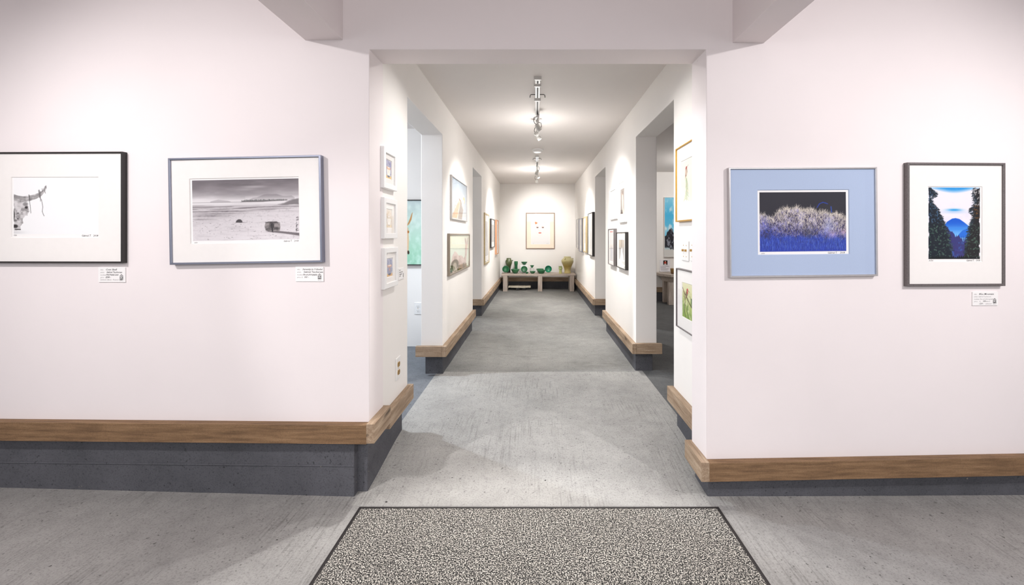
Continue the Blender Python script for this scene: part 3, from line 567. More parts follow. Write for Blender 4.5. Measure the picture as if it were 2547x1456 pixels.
def art_donkey():
    c = Canvas(130, 120, (226, 232, 214), 33); c.grad([(0, (232, 234, 212)), (.5, (222, 234, 222)), (1, (228, 230, 214))]); c.put(c.noise(5, 5, 4) * .4, (238, 240, 228))
    pk = (222, 204, 196); c.poly([(.08, 1), (.08, .74), (.14, .55), (.24, .44), (.32, .48), (.42, .58), (.56, .6), (.70, .70), (.76, .66), (.77, .42), (.78, .30), (.74, .12), (.76, .08), (.82, .22), (.86, .28), (.88, .16), (.93, .05), (.96, .12), (.92, .32), (.90, .45), (.86, .62), (.82, .86), (.8, 1)], pk, .02)
    c.put(np.clip((c.noise(12, 7, 4) - .48) * 5, 0, 1) * np.clip(1 - np.abs(c.a - np.array(pk) / 255.).sum(2) * 8, 0, 1) * .7, (190, 164, 154)); c.path([(.80, .12), (.83, .26)], .016, (190, 160, 140)); c.path([(.93, .1), (.89, .3)], .014, (190, 160, 140)); c.path([(.78, .42), (.79, .62), (.72, .72)], .01, (170, 140, 126), .8)
    c.ell(.25, .80, .17, .135, (84, 68, 40), .15); c.ell(.24, .86, .09, .12, (214, 204, 190), .4, .8); c.poly([(.42, .86), (.6, .87), (.85, .9), (.85, 1), (.42, 1)], (140, 98, 42), .04); c.put(np.clip((c.noise(14, 8, 3) - .5) * 5, 0, 1) * (c.V > .85) * .7, (70, 58, 34)); c.poly([(0, .93), (.12, .9), (.14, 1), (0, 1)], (110, 104, 100), .04)
    return c
def art_goat():
    c = Canvas(110, 150, (214, 240, 232), 35); c.grad([(0, (208, 222, 222)), (.35, (206, 228, 218)), (.75, (176, 216, 194)), (1, (158, 208, 182))]); c.put(np.clip((c.noise(7, 9, 4) - .45) * 3, 0, 1) * .5, (236, 250, 244))
    br = (206, 150, 92); c.poly([(.55, .40), (.62, .32), (.70, .20), (.72, .19), (.685, .30), (.62, .37)], br, .02); c.poly([(.1, .35), (.5, .36), (.60, .44), (.62, .62), (.61, .75), (.60, .80), (.45, .83), (.25, .7)], (226, 196, 160), .03); c.ell(.60, .49, .025, .02, (190, 120, 60), .4); c.ell(.60, .81, .03, .03, (70, 54, 44), .4); c.ell(.5, .5, .03, .025, (50, 40, 34), .4); return c
def art_grey(seed, tone=186, fig=(150, 146, 144)):
    c = Canvas(60, 110, (tone, tone - 2, tone - 3), seed); c.put(np.clip((c.noise(6, 10, 4) - .45) * 3, 0, 1) * .5, tuple(min(255, q + 26) for q in (tone, tone, tone))); r = random.Random(seed)
    u = .5; c.path([(u + .12 * r.gauss(0, 1), .1 + .1 * i) for i in range(9)], .05, fig, .55); c.ell(.5, .3 + .2 * r.random(), .18, .12, fig, .6, .6); return c
def art_figure(k_):
    if k_ == 0:
        c = Canvas(70, 100, (232, 232, 234), 41); c.poly([(.5, .05), (.72, .1), (.9, .5), (.95, .95), (.6, .9), (.45, .5)], (196, 196, 204), .08); c.path([(.62, .1), (.75, .5), (.86, .9)], .02, (150, 150, 160), .7); c.line((.05, .92), (.95, .9), .012, (176, 172, 170)); return c
    if k_ == 1:
        c = Canvas(70, 110, (128, 120, 116), 42); c.put(c.noise(6, 8, 4) * .5, (170, 164, 158)); c.poly([(.35, .2), (.55, .1), (.62, .3), (.7, .5), (.66, .75), (.9, 1), (.5, .95), (.4, .6)], (228, 196, 176), .05); c.poly([(.45, .08), (.62, .1), (.6, .22), (.42, .24)], (96, 74, 60), .05); c.poly([(.1, .82), (.5, .84), (.6, 1), (.1, 1)], (60, 56, 54), .04); return c
    if k_ == 2:
        c = Canvas(60, 120, (226, 222, 220), 43); c.poly([(.1, .02), (.75, .02), (.75, .045), (.1, .045)], (206, 70, 60), .01); c.put(np.clip((c.noise(4, 8, 3) - .4) * 2, 0, 1) * .6, (206, 204, 206)); c.poly([(.3, .5), (.7, .5), (.75, .95), (.28, .95)], (190, 190, 198), .1, .8); return c
    c = Canvas(64, 100, (176, 170, 162), 44); c.grad([(0, (186, 178, 166)), (.34, (176, 168, 158)), (.4, (160, 158, 158)), (1, (196, 194, 194))]); c.poly([(.42, .4), (.6, .38), (.62, .6), (.75, .75), (.8, .98), (.2, .98), (.36, .72)], (240, 238, 238), .06); return c
def art_fern_bird():
    c = Canvas(110, 165, (246, 238, 222), 51); c.put(c.noise(4, 5, 4) * .7, (238, 228, 206)); r = random.Random(3)
    for i in range(70):
        t = i / 69; u = .42 + .05 * math.sin(t * 4); v = .42 + .5 * t; L = .05 + .2 * t * r.random(); s_ = 1 if i % 2 else -1; c.path([(u, v), (u + s_ * L * .6, v + .02), (u + s_ * L, v + .055)], .008, (150 + r.randint(0, 40), 184, 130 + r.randint(0, 40)), .7)
    c.path([(.43, .36), (.42, .6), (.46, .95)], .008, (140, 160, 110)); c.poly([(.34, .2), (.42, .17), (.47, .2), (.50, .3), (.44, .38), (.36, .40), (.31, .46), (.33, .32)], (150, 116, 100), .03); c.ell(.42, .2, .06, .035, (176, 84, 80), .3); c.line((.47, .19), (.58, .15), .006, (70, 60, 56)); c.ell(.40, .3, .04, .07, (226, 206, 190), .4); c.ell(.43, .195, .01, .008, (30, 30, 30), .4); return c
def art_hummingbirds():
    c = Canvas(120, 150, (206, 212, 150), 53); c.grad([(0, (228, 224, 190)), (.5, (206, 214, 150)), (1, (150, 178, 84))]); c.put(np.clip((c.noise(5, 6, 4) - .45) * 3, 0, 1) * .7, (232, 230, 196)); c.put(np.clip((c.noise(6, 6, 3) - .55) * 5, 0, 1) * (c.V > .4) * .6, (110, 146, 60))
    br = (86, 66, 52)
    for q, wd in (([(.02, .16), (.2, .3), (.42, .42), (.62, .55), (.85, .66), (1, .74)], .02), ([(.2, .3), (.24, .55), (.22, .8), (.28, 1)], .018), ([(.24, .6), (.4, .8), (.55, .95)], .012), ([(.42, .42), (.5, .6), (.48, .75)], .01), ([(.1, .24), (.12, .42)], .01)): c.path(q, wd, br, .9)
    c.poly([(.30, .3), (.36, .18), (.44, .16), (.49, .22), (.46, .32), (.36, .42), (.28, .48)], (140, 120, 104), .03); c.ell(.44, .19, .06, .04, (196, 60, 64), .3); c.ell(.43, .26, .04, .04, (206, 70, 72), .4); c.line((.49, .2), (.62, .24), .008, (50, 44, 40)); c.poly([(.70, .5), (.74, .40), (.82, .42), (.86, .55), (.92, .75), (.84, .7)], (120, 140, 96), .03); c.ell(.76, .42, .05, .035, (104, 128, 84), .3); c.line((.72, .41), (.62, .34), .007, (50, 44, 40)); return c
def art_coast():
    c = Canvas(120, 240, (90, 186, 226), 57); c.grad([(0, (150, 214, 236)), (.3, (86, 190, 230)), (.6, (120, 206, 236)), (1, (206, 222, 226))]); c.put(np.clip((c.noise(5, 9, 4) - .47) * 4, 0, 1) * (c.V < .62) * .9, (234, 244, 248)); c.put(np.clip((c.V - .82) * 14, 0, 1), (222, 220, 216))
    c.poly([(0, .66), (.1, .64), (.2, .56), (.3, .53), (.42, .54), (.5, .6), (.7, .62), (1, .58), (1, .86), (.5, .88), (0, .84)], (52, 52, 60), .02, 1, .05); m = np.clip(.35 - c.a.mean(2), 0, 1) * 8; c.put(np.clip(m, 0, 1) * np.clip((c.noise(16, 24, 3) - .52) * 6, 0, 1) * .8, (170, 174, 186)); return c
def art_notice():
    c = Canvas(80, 110, (236, 234, 238), 59); c.poly([(.34, .05), (.74, .05), (.74, .42), (.34, .42)], (34, 26, 24), .01); c.ell(.53, .24, .12, .12, (180, 50, 46), .3); c.ell(.54, .16, .05, .06, (226, 186, 150), .3); c.ell(.53, .36, .12, .05, (226, 214, 206), .4)
    r = random.Random(2)
    for i in range(10): v = .5 + i * .045; c.line((.08 if i else .28, v), (.55 + .38 * r.random() if i else .8, v), .012, (120, 116, 126), .8)
    return c

# ------------------------------------------------------------------ front wall pictures
def fwin(pa, pb, pt, pb_, l, t, r, b): return ((l - pa) / (pb - pa), (t - pt) / (pb_ - pt), (r - pa) / (pb - pa), (b - pt) / (pb_ - pt))
PXM = .00179
pic_px('print of a horned cow skull in a thin black frame at the left edge', 'FL', -41, 303, 377, 655, F_BLACK, dep=.024, fw=.007, near=303,
       win=fwin(-41, 303, 377, 655, 19, 437, 243, 594), art=art_skull(), mat_col=MAT_WHITE, border=(.010, .002, .003, .017), border_mat=PAPER, sig=[('Gabriel T.   2018', .80, -.0115, .012, .075), ('7/50', 0, -.009, .008, .014)])
pic_px('black and white beach photograph with a log in a blue grey metal frame', 'FL', 421, 801, 390, 656, F_SLATE, dep=.027, fw=.009, near=421, roll=math.radians(1.0),
       win=fwin(421, 801, 390, 656, 467, 438.5, 748, 608.5), art=art_beach(), mat_col=MAT_WHITE, border=(.010, .008, .003, .0135), border_mat=PAPER, sig=[('1/50', .01, -.010, .007, .014), ('Gabriel T.   2018', .85, -.0105, .011, .066)])
pic_px('photograph of white bushes over blue grass in a pale blue mat and silver frame', 'FR', 1816, 2185, 415, 690, F_SILVER, dep=.021, fw=.008, near=1816, roll=math.radians(.5),
       win=fwin(1816, 2185, 415, 690, 1884.5, 468, 2119.5, 637.5), art=art_bush(), mat_col=MAT_BLUE, border=(.011, .011, .013, .015), border_mat=PAPER, sig=[('1/50', .01, -.0105, .008, .016), ('Gabriel T.    2018', .78, -.011, .012, .078)])
pic_px('photograph of a blue mountain between dark trees in a speckled pewter frame', 'FR', 2258, 2502, 404, 713, F_PEWTER, dep=.021, fw=.0105, near=2258,
       win=fwin(2258, 2502, 404, 713, 2308.5, 459, 2451.5, 656), art=art_mountain(), mat_col=MAT_WHITE, border=(.0055, .005, .009, .0125), border_mat=PAPER, sig=[('3/50', .0, -.0105, .011, .021), ('Gabriel T.   2018', .73, -.0105, .013, .064)])

def card(label, side, l, t, r, b, lines, logo=True, group='title cards on the walls', th=.004, near=None):
    s0, s1 = hit(side, l, 0, th)[0], hit(side, r, 0, th)[0]; z1, z0 = hit(side, near or l, t, th)[1], hit(side, near or l, b, th)[1]
    o, rv, rz = wall_at(side); W, H = s1 - s0, z1 - z0; c = o + rv * ((s0 + s1) / 2)
    tt = thing('title_card', label, 'label', (c.x, c.y, z0), (0, 0, rz), group)
    box_obj('card', (-W / 2, W / 2, -th, 0, 0, H), M_CARD, tt)
    if lines:
        for lead, body, fx, fz, fit in lines:
            if lead: bm = BM(); add_text(bm, lead, -W / 2 + W * fx, H * fz, H * .125, -th - .0003); obj('printed_words', bm, M_GREYINK, tt)
            if body: hm = BM(); add_text(hm, body, -W / 2 + W * (fx + .002 + (.031 * len(lead) if lead else 0)), H * fz, H * .165, -th - .0003, .3, H * .002, fit=fit * W if fit else None); obj('handwriting', hm, M_INK, tt)
    if logo:
        bm = BM(); u = W * .125; x0 = W / 2 - W * .20; z = H * .13
        add_text(bm, 'IN THE', x0, z + H * .155, H * .13, -th - .0003, bold=.0004, fit=u); add_text(bm, 'BARN', x0, z + H * .04, H * .13, -th - .0003, bold=.0004, fit=u); add_text(bm, 'gallery', x0, z - H * .04, H * .06, -th - .0003, fit=u)
        for p, q in (((x0 - u * .03, z + H * .28), (x0 + u * .5, z + H * .40)), ((x0 + u * .5, z + H * .40), (x0 + u * 1.03, z + H * .28)), ((x0 + u * .12, z + H * .29), (x0 + u * .88, z + H * .29)), ((x0 + u * .5, z + H * .40), (x0 + u * .5, z + H * .29))):
            d = Vector((q[0] - p[0], 0, q[1] - p[1])); n_ = Vector((-d.z, 0, d.x)).normalized() * H * .010; P0, Q0 = Vector((p[0], -th - .0003, p[1])), Vector((q[0], -th - .0003, q[1]))
            bm.faces.new([bm.verts.new(v) for v in (P0 - n_, Q0 - n_, Q0 + n_, P0 + n_)])
        obj('logo', bm, M_BLACKINK, tt)
    return tt
card('small white title card under the cow skull print', 'FL', 244.5, 665.5, 311.5, 702, [('title:', 'Cow Skull', .08, .80, .42), ('artist:', 'Gabriel Taschereau', .08, .62, .58), ('medium:', 'Print Premium Luster', .08, .45, .46), ('price:', '$280 -', .08, .28, .2), ('Limited edition - Framed only', '', .08, .12, 0)])
card('small white title card under the black and white beach photograph', 'FL', 735, 664, 804.5, 700.5, [('title:', 'Serenity in Ucluelet', .06, .78, .72), ('artist:', 'Gabriel Taschereau', .06, .60, .70), ('medium:', 'fine art photography', .06, .42, .50), ('price: $', '365 -', .06, .25, .16)])
card('small white title card under the blue mountain photograph', 'FR', 2419, 727, 2482.5, 760.5, [('title:', 'Blue Mountain', .06, .80, .58), ('artist: Gabriel Taschereau', '', .06, .62, 0), ('medium: fine art photography', '', .06, .44, 0), ('price:    $', '360 -', .06, .27, .13), ('$', '210 -', .26, .09, .13), ('framed', '', .50, .27, 0), ('unframed', '', .50, .09, 0)])

# ------------------------------------------------------------------ hall, left side
G_JAR = 'white framed jar watercolours'
for k_, (pa, pb, yt, yb, lab) in enumerate(((955.6, 988, 362.8, 466.6, 'white framed jar watercolour with lilac wash, topmost of the column of three'), (956.5, 989, 490.5, 594, 'palest cream jar watercolour in a white frame, middle of the column of three'), (957.5, 991, 617.5, 721, 'dark blue jar watercolour in a white frame, lowest of the column of three'))):
    pic_px(lab, 'L', pa, pb, yt, yb, F_WHITE, dep=.020, fw=.026, near=pa, win=(.16, .17, .78, .83), art=art_jar(k_), mat_col=MAT_WHITE, border=.004, border_mat=PAPER, group=G_JAR, glass=True)
card('small white title card beside the lowest white framed jar watercolour', 'L', 991.7, 668.5, 1004.5, 697, [('', 'Jars', .08, .78, .3), ('', 'watercolour', .08, .60, .7), ('', 'original', .08, .42, .55), ('', '$ 85', .08, .25, .3)], th=.003)
pic_px('painting of a white headed bird on pale blue in a thin grey frame', 'L', 1124.6, 1162.8, 434.4, 545, F_GREY, dep=.02, fw=.012, art=art_eagle())
pic_px('wide painting of a pink grey long eared donkey on pale green in a taupe frame', 'L', 1119.2, 1168.9, 581, 687.7, F_TAUPE, dep=.023, fw=.014, art=art_donkey())
pic_px('tall grey print in a rounded champagne gilt frame on the far left wall', 'L', 1206.6, 1217.7, 529, 659.4, F_CHAMP, dep=.02, fw=.025, win=(.12, .13, .9, .87), art=art_grey(61), mat_col=MAT_WHITE)
pic_px('grey print in a black frame between the gilt and copper frames', 'L', 1222.5, 1231.3, 543.5, 617.7, F_BLACK, dep=.03, fw=.016, win=(.12, .17, .9, .83), art=art_grey(62, 176), mat_col=MAT_WHITE)
pic_px('print in a copper coloured frame nearest the back wall on the left', 'L', 1235.8, 1240.4, 547, 633.5, F_COPPER, dep=.035, fw=.02, win=(.12, .1, .9, .9), art=art_grey(63, 196), mat_col=MAT_WHITE)
for yt, yb, pos in ((581, 592, 'upper'), (598, 609, 'lower')): card('tiny white card beside the copper frame, %s of two' % pos, 'L', 1241.3, yt, 1242.6, yb, [], False, th=.003)

# ------------------------------------------------------------------ hall, right side
pic_px('gold framed watercolour of a bird on a pale green fern above the light switches', 'R', 1679.5, 1729.5, 371, 552.8, F_GOLD, near=1679.5, dep=.022, fw=.008, win=(.22, .19, .86, .77), art=art_fern_bird(), mat_col=MAT_WHITE)
pic_px('silver framed watercolour of two hummingbirds on a branch below the light switches', 'R', 1680.6, 1731, 666.7, 811.3, F_PEWTER, near=1680.6, dep=.022, fw=.006, win=(.25, .20, .86, .80), art=art_hummingbirds(), mat_col=MAT_WHITE)
pic_px('white framed pale sketch, upper left of the four pictures on the right wall', 'R', 1515.5, 1532.5, 464.8, 544.3, F_WHITE, near=1532.5, dep=.02, fw=.016, win=(.16, .2, .82, .8), art=art_figure(0), mat_col=MAT_WHITE)
pic_px('white framed brown figure study, upper right of the four pictures on the right wall', 'R', 1536.6, 1553.8, 443.4, 552.3, F_WHITE, near=1553.8, dep=.022, fw=.018, win=(.2, .17, .88, .83), art=art_figure(1), mat_col=MAT_WHITE)
pic_px('grey framed print with a red line at its top, lower left of the four', 'R', 1512.2, 1526, 568.8, 662.7, F_PEWTER, near=1526, dep=.035, fw=.008, win=(.1, .04, .9, .92), art=art_figure(2), mat_col=MAT_WHITE)
pic_px('dark framed print of a pale figure, lower right of the four pictures', 'R', 1532.5, 1554.8, 577.3, 672.9, F_BLACK, near=1554.8, dep=.03, fw=.008, win=(.18, .2, .86, .78), art=art_figure(3), mat_col=MAT_WHITE)
pic_px('grey framed print nearest the back wall on the right', 'R', 1433.2, 1438.4, 544, 618.7, F_GREY, near=1438.4, dep=.03, fw=.012, win=(.1, .1, .9, .9), art=art_grey(71, 214, (190, 186, 186)), mat_col=MAT_WHITE)
pic_px('blue silver framed print second from the back wall on the right', 'R', 1439.8, 1446.8, 543, 628, F_SLATE, near=1446.8, dep=.04, fw=.014, win=(.15, .17, .85, .83), art=art_grey(72, 222, (196, 190, 190)), mat_col=MAT_WHITE)
pic_px('gilt framed print between the blue silver and the black frame on the right', 'R', 1449.9, 1456.8, 538, 629.2, F_CHAMP, near=1456.8, dep=.03, fw=.024, win=(.2, .22, .8, .78), art=art_grey(73, 190), mat_col=MAT_WHITE)
pic_px('tall pale print in a deep black frame at the corner of the far right doorway', 'R', 1461.4, 1473, 527.3, 638.4, F_BLACK, near=1473, dep=.035, fw=.012, win=(.14, .15, .86, .86), art=art_grey(74, 226, (196, 194, 196)), mat_col=MAT_WHITE)
# back wall and side rooms
pic_px('faint portrait of a face with red lips on the back wall above the bench', 'B', 1308, 1380, 529.5, 619.5, F_BRONZE, dep=.02, fw=.017, win=(.15, .105, .86, .895), art=art_portrait(), mat_col=MAT_CREAM, border=.012, border_mat=PAPER)
pic_px('mint green painting of a horned goat in a black frame seen through the left doorway', 'SL', 960, 1052, 497, 660.5, F_BLACK, dep=.03, fw=.009, art=art_goat(), glass=False)
pic_px('unframed blue canvas of a dark rock seen through the right doorway', 'SR', 1653, 1700, 491, 639.5, F_WHITE, dep=.04, fw=.004, art=art_coast(), glass=False, name='canvas_painting')

# ------------------------------------------------------------------ outlets and switches
M_PLATE = plain('white_plastic', rgb(240, 238, 236), .35, var=.01); M_BRASS = plain('brass_fitting', rgb(190, 150, 84), .35, .5); M_DARK = plain('dark_slot', rgb(46, 44, 44), .6)
def outlet(label, side, px, py, face_mat, group='wall outlets'):
    s, z = hit(side, px, py); o, r, rz = wall_at(side); c = o + r * s; t = thing('wall_outlet', label, 'outlet', (c.x, c.y, z), (0, 0, rz), group); W, H = .074, .118
    box_obj('plate', (-W / 2, W / 2, -.006, 0, -H / 2, H / 2), M_PLATE, t, bevel=.003)
    for dz in (-.021, .021):
        bm = BM(); pts = [(.017 * math.cos(a), dz + max(-.0125, min(.0125, .017 * math.sin(a)))) for a in np.linspace(0, 2 * PI, 24, endpoint=False)]; extrude_outline(bm, pts, 'y', -.0085, -.0055); f = obj('receptacle', bm, face_mat, t)
        bm = BM(); bx(bm, -.008, -.0055, -.009, -.0084, dz - .001, dz + .007); bx(bm, .0055, .008, -.009, -.0084, dz - .001, dz + .007); bx(bm, -.002, .002, -.009, -.0084, dz - .010, dz - .006); obj('slot', bm, M_DARK, f)
    bm = BM(); lathe(bm, [(.003, 0), (.003, .001)], 10, Matrix.Translation((0, -.006, 0)) @ Matrix.Rotation(PI / 2, 4, 'X')); obj('screw', bm, M_BRASS, t)
outlet('white wall outlet with brass sockets low on the left hall wall', 'L', 988.7, 916, M_BRASS)
outlet('white wall outlet under the mint green goat painting', 'SL', 1040, 767.5, M_PLATE)
def switch(label, px, py):
    s, z = hit('R', px, py); o, r, rz = wall_at('R'); c = o + r * s; t = thing('light_switch', label, 'switch', (c.x, c.y, z), (0, 0, rz), 'double light switches'); W, H = .10, .108
    box_obj('plate', (-W / 2, W / 2, -.006, 0, -H / 2, H / 2), M_PLATE, t, bevel=.003)
    for x in (-.021, .021):
        bm = BM(); bx(bm, x - .004, x + .004, -.016, -.005, -.003, .009); obj('toggle', bm, M_BRASS, t, bevel=.001)
        for dz in (-.03, .03): bm = BM(); lathe(bm, [(.003, 0), (.003, .001)], 8, Matrix.Translation((x, -.006, dz)) @ Matrix.Rotation(PI / 2, 4, 'X')); obj('screw', bm, M_BRASS, t)
switch('white double light switch with brass toggles, the one farther from the entrance', 1706.2, 624.5); switch('white double light switch half hidden behind the right door jamb', 1727.5, 625)

# ------------------------------------------------------------------ entrance mat
m, nt, b = new_mat('speckled_pile'); g = gcoord(nt); n1 = noise(nt, g, 210, 3, .75); n2 = noise(nt, g, 6, 2)
base = ramp(nt, n1.outputs[0], [(.455, rgb(20, 20, 20)), (.505, rgb(64, 62, 60)), (.545, rgb(196, 191, 182)), (.62, rgb(240, 234, 224))]).outputs[0]
nt.links.new(mix(nt, .4, base, ramp(nt, n2.outputs[0], [(.3, (.75, .75, .75, 1)), (.7, (1, 1, 1, 1))]).outputs[0], 'MULTIPLY'), b.inputs['Base Color']); b.inputs['Roughness'].default_value = .95; bump(nt, b, n1.outputs[0], .9, .006)
t = thing('entrance_mat', 'long black and white speckled mat on the floor in front of the hall', 'mat', (0, 1.78, 0))
bm = BM(); bx(bm, -.742, .768, -3.0, -.012, .001, .010); obj('pile', bm, m, t, bevel=.003)
bm = BM(); ring(bm, 1.534, 2.6, [(0, .0), (0, .008), (.008, .0105), (.013, .0105), (.013, .0)])
for v in bm.verts: v.co = Vector((v.co.x + .013, v.co.z - 2.6, v.co.y))
for v in bm.verts:
    if v.co.y < -2.5: v.co.y -= .41
obj('border', bm, plain('black_rubber', rgb(36, 32, 32), .6), t)

# ------------------------------------------------------------------ bench and pottery
ZB = .405; FL = .06
t = thing('bench', 'low weathered wood plank bench against the back wall', 'bench', (.05, 8.36, FL))
box_obj('seat', (-.735, .735, -.18, .19, ZB - .035 - FL, ZB - FL), M_BENCHX, t, bevel=.004)
for x in (-.655, .032, .66):
    for y, nm in ((-.135, 'leg'), (.14, 'leg')): box_obj(nm, (x - .043, x + .043, y - .04, y + .04, 0, ZB - .036 - FL), M_BENCHZ, t, bevel=.003)
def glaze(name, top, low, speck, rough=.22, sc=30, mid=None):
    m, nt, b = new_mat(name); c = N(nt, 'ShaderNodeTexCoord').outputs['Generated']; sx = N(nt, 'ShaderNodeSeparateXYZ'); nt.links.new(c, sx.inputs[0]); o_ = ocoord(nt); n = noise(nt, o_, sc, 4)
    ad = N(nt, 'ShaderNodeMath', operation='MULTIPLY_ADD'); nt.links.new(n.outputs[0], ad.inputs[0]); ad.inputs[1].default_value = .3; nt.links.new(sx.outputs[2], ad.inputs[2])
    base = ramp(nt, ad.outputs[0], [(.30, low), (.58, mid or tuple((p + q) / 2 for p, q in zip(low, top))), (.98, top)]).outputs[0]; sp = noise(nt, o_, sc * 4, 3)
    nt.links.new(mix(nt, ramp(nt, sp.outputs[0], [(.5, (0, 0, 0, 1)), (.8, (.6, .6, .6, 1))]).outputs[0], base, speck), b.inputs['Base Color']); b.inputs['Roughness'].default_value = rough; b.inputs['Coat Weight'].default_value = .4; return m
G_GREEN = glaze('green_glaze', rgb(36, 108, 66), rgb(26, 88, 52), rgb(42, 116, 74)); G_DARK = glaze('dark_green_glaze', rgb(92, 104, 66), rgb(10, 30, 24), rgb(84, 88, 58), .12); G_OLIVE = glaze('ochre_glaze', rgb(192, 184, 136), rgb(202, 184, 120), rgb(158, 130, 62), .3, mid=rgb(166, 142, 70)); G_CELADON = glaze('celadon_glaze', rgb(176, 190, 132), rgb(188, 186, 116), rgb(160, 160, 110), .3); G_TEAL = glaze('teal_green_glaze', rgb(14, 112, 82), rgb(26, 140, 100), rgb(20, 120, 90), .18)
def bowl_prof(R, H, foot=.4, th=.006, flare=.0):
    o = [(R * foot * .92, 0), (R * foot, .004)]; i = []
    for k_ in range(1, 11):
        t_ = k_ / 10; r = R * (foot + (1 - foot) * (t_ ** (.62 + flare))); o.append((r, .004 + (H - .004) * t_))
    for k_ in range(10, -1, -1):
        t_ = k_ / 10; r = R * (foot + (1 - foot) * (t_ ** (.62 + flare))) - th; i.append((max(r, .002), .004 + (H - .004) * t_ + (th * .9 if k_ < 10 else .001) * (1 - t_ * .8)))
    return o + i + [(.001, .009)]
def pot(name, label, cat, x, y, prof, m, z=ZB, tilt=None, group='green glazed pottery on the bench', n=40):
    bm = BM()
    t = thing(name, label, cat, (x, y, z), (0, 0, 0), group)
    mt = None
    if tilt is not None:      # standing on its rim, leaning back, its inside to the room
        R = max(p[0] for p in prof); mt = Matrix.Translation((0, 0, R * math.cos(tilt * .5) + .004)) @ Matrix.Rotation(PI / 2 - tilt, 4, 'X')
    lathe(bm, prof, n, mt); o = obj('body', bm, m, t, smooth=True); return t
def vase_prof(pts, th=.006):
    """outer radius/height points, smoothed, then a short way down the inside"""
    rs, zs = [p[0] for p in pts], [p[1] for p in pts]; Z = np.linspace(zs[0], zs[-1], 28); Rr = np.interp(Z, zs, rs)
    for _ in range(2): Rr[1:-1] = (Rr[:-2] + 2 * Rr[1:-1] + Rr[2:]) / 4
    return [(rs[0] * .9, zs[0])] + list(zip(Rr, Z)) + [(rs[-1] - th, zs[-1] - .001), (rs[-1] - th, zs[-1] - .03), (.001, zs[-1] - .05)]
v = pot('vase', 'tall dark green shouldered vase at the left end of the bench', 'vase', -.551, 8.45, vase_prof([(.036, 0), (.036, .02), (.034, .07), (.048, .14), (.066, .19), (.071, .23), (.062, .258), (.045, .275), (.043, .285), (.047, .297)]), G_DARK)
for a in (.0, -2.2):
    bm = BM(); c_, s_ = math.cos(a), math.sin(a); tube(bm, [(.062 * c_, .062 * s_, .235), (.078 * c_, .078 * s_, .243), (.084 * c_, .084 * s_, .25), (.066 * c_, .066 * s_, .258)], .006); obj('handle', bm, G_DARK, v, True)
pot('bowl', 'green bowl propped on its rim in front of the tall dark vase', 'bowl', -.598, 8.31, bowl_prof(.070, .045, .38), G_GREEN, tilt=.35)
pot('bowl', 'wide green bowl in front of the green cylinder vase', 'bowl', -.412, 8.30, bowl_prof(.088, .085, .40), G_GREEN)
pot('vase', 'slim green cylinder vase behind the wide green bowl', 'vase', -.405, 8.47, vase_prof([(.030, 0), (.031, .08), (.030, .14), (.036, .175), (.039, .20), (.036, .215), (.033, .222), (.036, .231)]), G_GREEN)
box = thing('display_block', 'white square block holding up a flared green bowl', 'display block', (-.238, 8.47, ZB)); box_obj('block', (-.075, .075, -.055, .055, 0, .157), M_CARD, box, bevel=.003)
pot('bowl', 'flared green bowl on top of the white square block', 'bowl', -.238, 8.47, bowl_prof(.068, .063, .36, flare=.3), G_GREEN, z=ZB + .157)
st = thing('plate_stand', 'small black stand holding a round green dish upright', 'stand', (-.235, 8.34, ZB))
for x in (-.035, .035): bm = BM(); tube(bm, [(x, .055, .002), (x, -.035, .003), (x, -.042, .022)], .0025); bm2 = bm; obj('arm', bm2, F_BLACK, st, True)
bm = BM(); tube(bm, [(-.037, .05, .003), (.037, .05, .003)], .0025); tube(bm, [(0, .05, .003), (0, .053, .07)], .0025); obj('brace', bm, F_BLACK, st, True)
pot('bowl', 'round green dish upright on the small black stand', 'bowl', -.234, 8.34, bowl_prof(.066, .03, .5), G_GREEN, tilt=.25, z=ZB + .006)
pot('bowl', 'tiny green bowl, smallest on the bench', 'bowl', -.178, 8.235, bowl_prof(.033, .036, .45, .004), G_GREEN)
ac = thing('display_stand', 'pale round cylinder stand under the small flared green bowl', 'display stand', (-.079, 8.46, ZB)); bm = BM(); lathe(bm, [(.044, 0), (.044, .004), (.041, .006), (.041, .094), (.044, .096), (.044, .1)], 32); obj('cylinder', bm, plain('frosted_white', rgb(222, 218, 216), .3, var=.01), ac)
pot('bowl', 'small flared green bowl on the pale cylinder stand', 'bowl', -.079, 8.46, bowl_prof(.043, .05, .36, .004, .3), G_GREEN, z=ZB + .1)
pot('bowl', 'shallow green bowl in front of the pale cylinder stand', 'bowl', -.068, 8.27, bowl_prof(.060, .048, .48), G_GREEN)
pot('bowl', 'green bowl with thick rim, rear of the overlapping pair', 'bowl', .082, 8.44, bowl_prof(.078, .082, .42, .009), G_GREEN)
pot('bowl', 'wide low green bowl, front of the overlapping pair', 'bowl', .108, 8.275, bowl_prof(.085, .072, .55, .009), G_GREEN)
pot('bowl', 'teal green round dish propped upright right of the overlapping bowls', 'bowl', .250, 8.42, bowl_prof(.070, .04, .45), G_TEAL, tilt=.22)
pot('vase', 'small pale celadon vase beside the big ochre jar', 'vase', .487, 8.26, vase_prof([(.031, 0), (.029, .035), (.027, .075), (.034, .088), (.041, .105), (.038, .12), (.030, .128), (.034, .138), (.042, .147)]), G_CELADON)
v = pot('jar', 'large ochre yellow shouldered jar at the right end of the bench', 'jar', .632, 8.35, vase_prof([(.070, 0), (.066, .02), (.062, .06), (.070, .10), (.095, .165), (.118, .215), (.126, .25), (.116, .278), (.088, .296), (.068, .302), (.064, .318), (.070, .333)]), G_OLIVE)
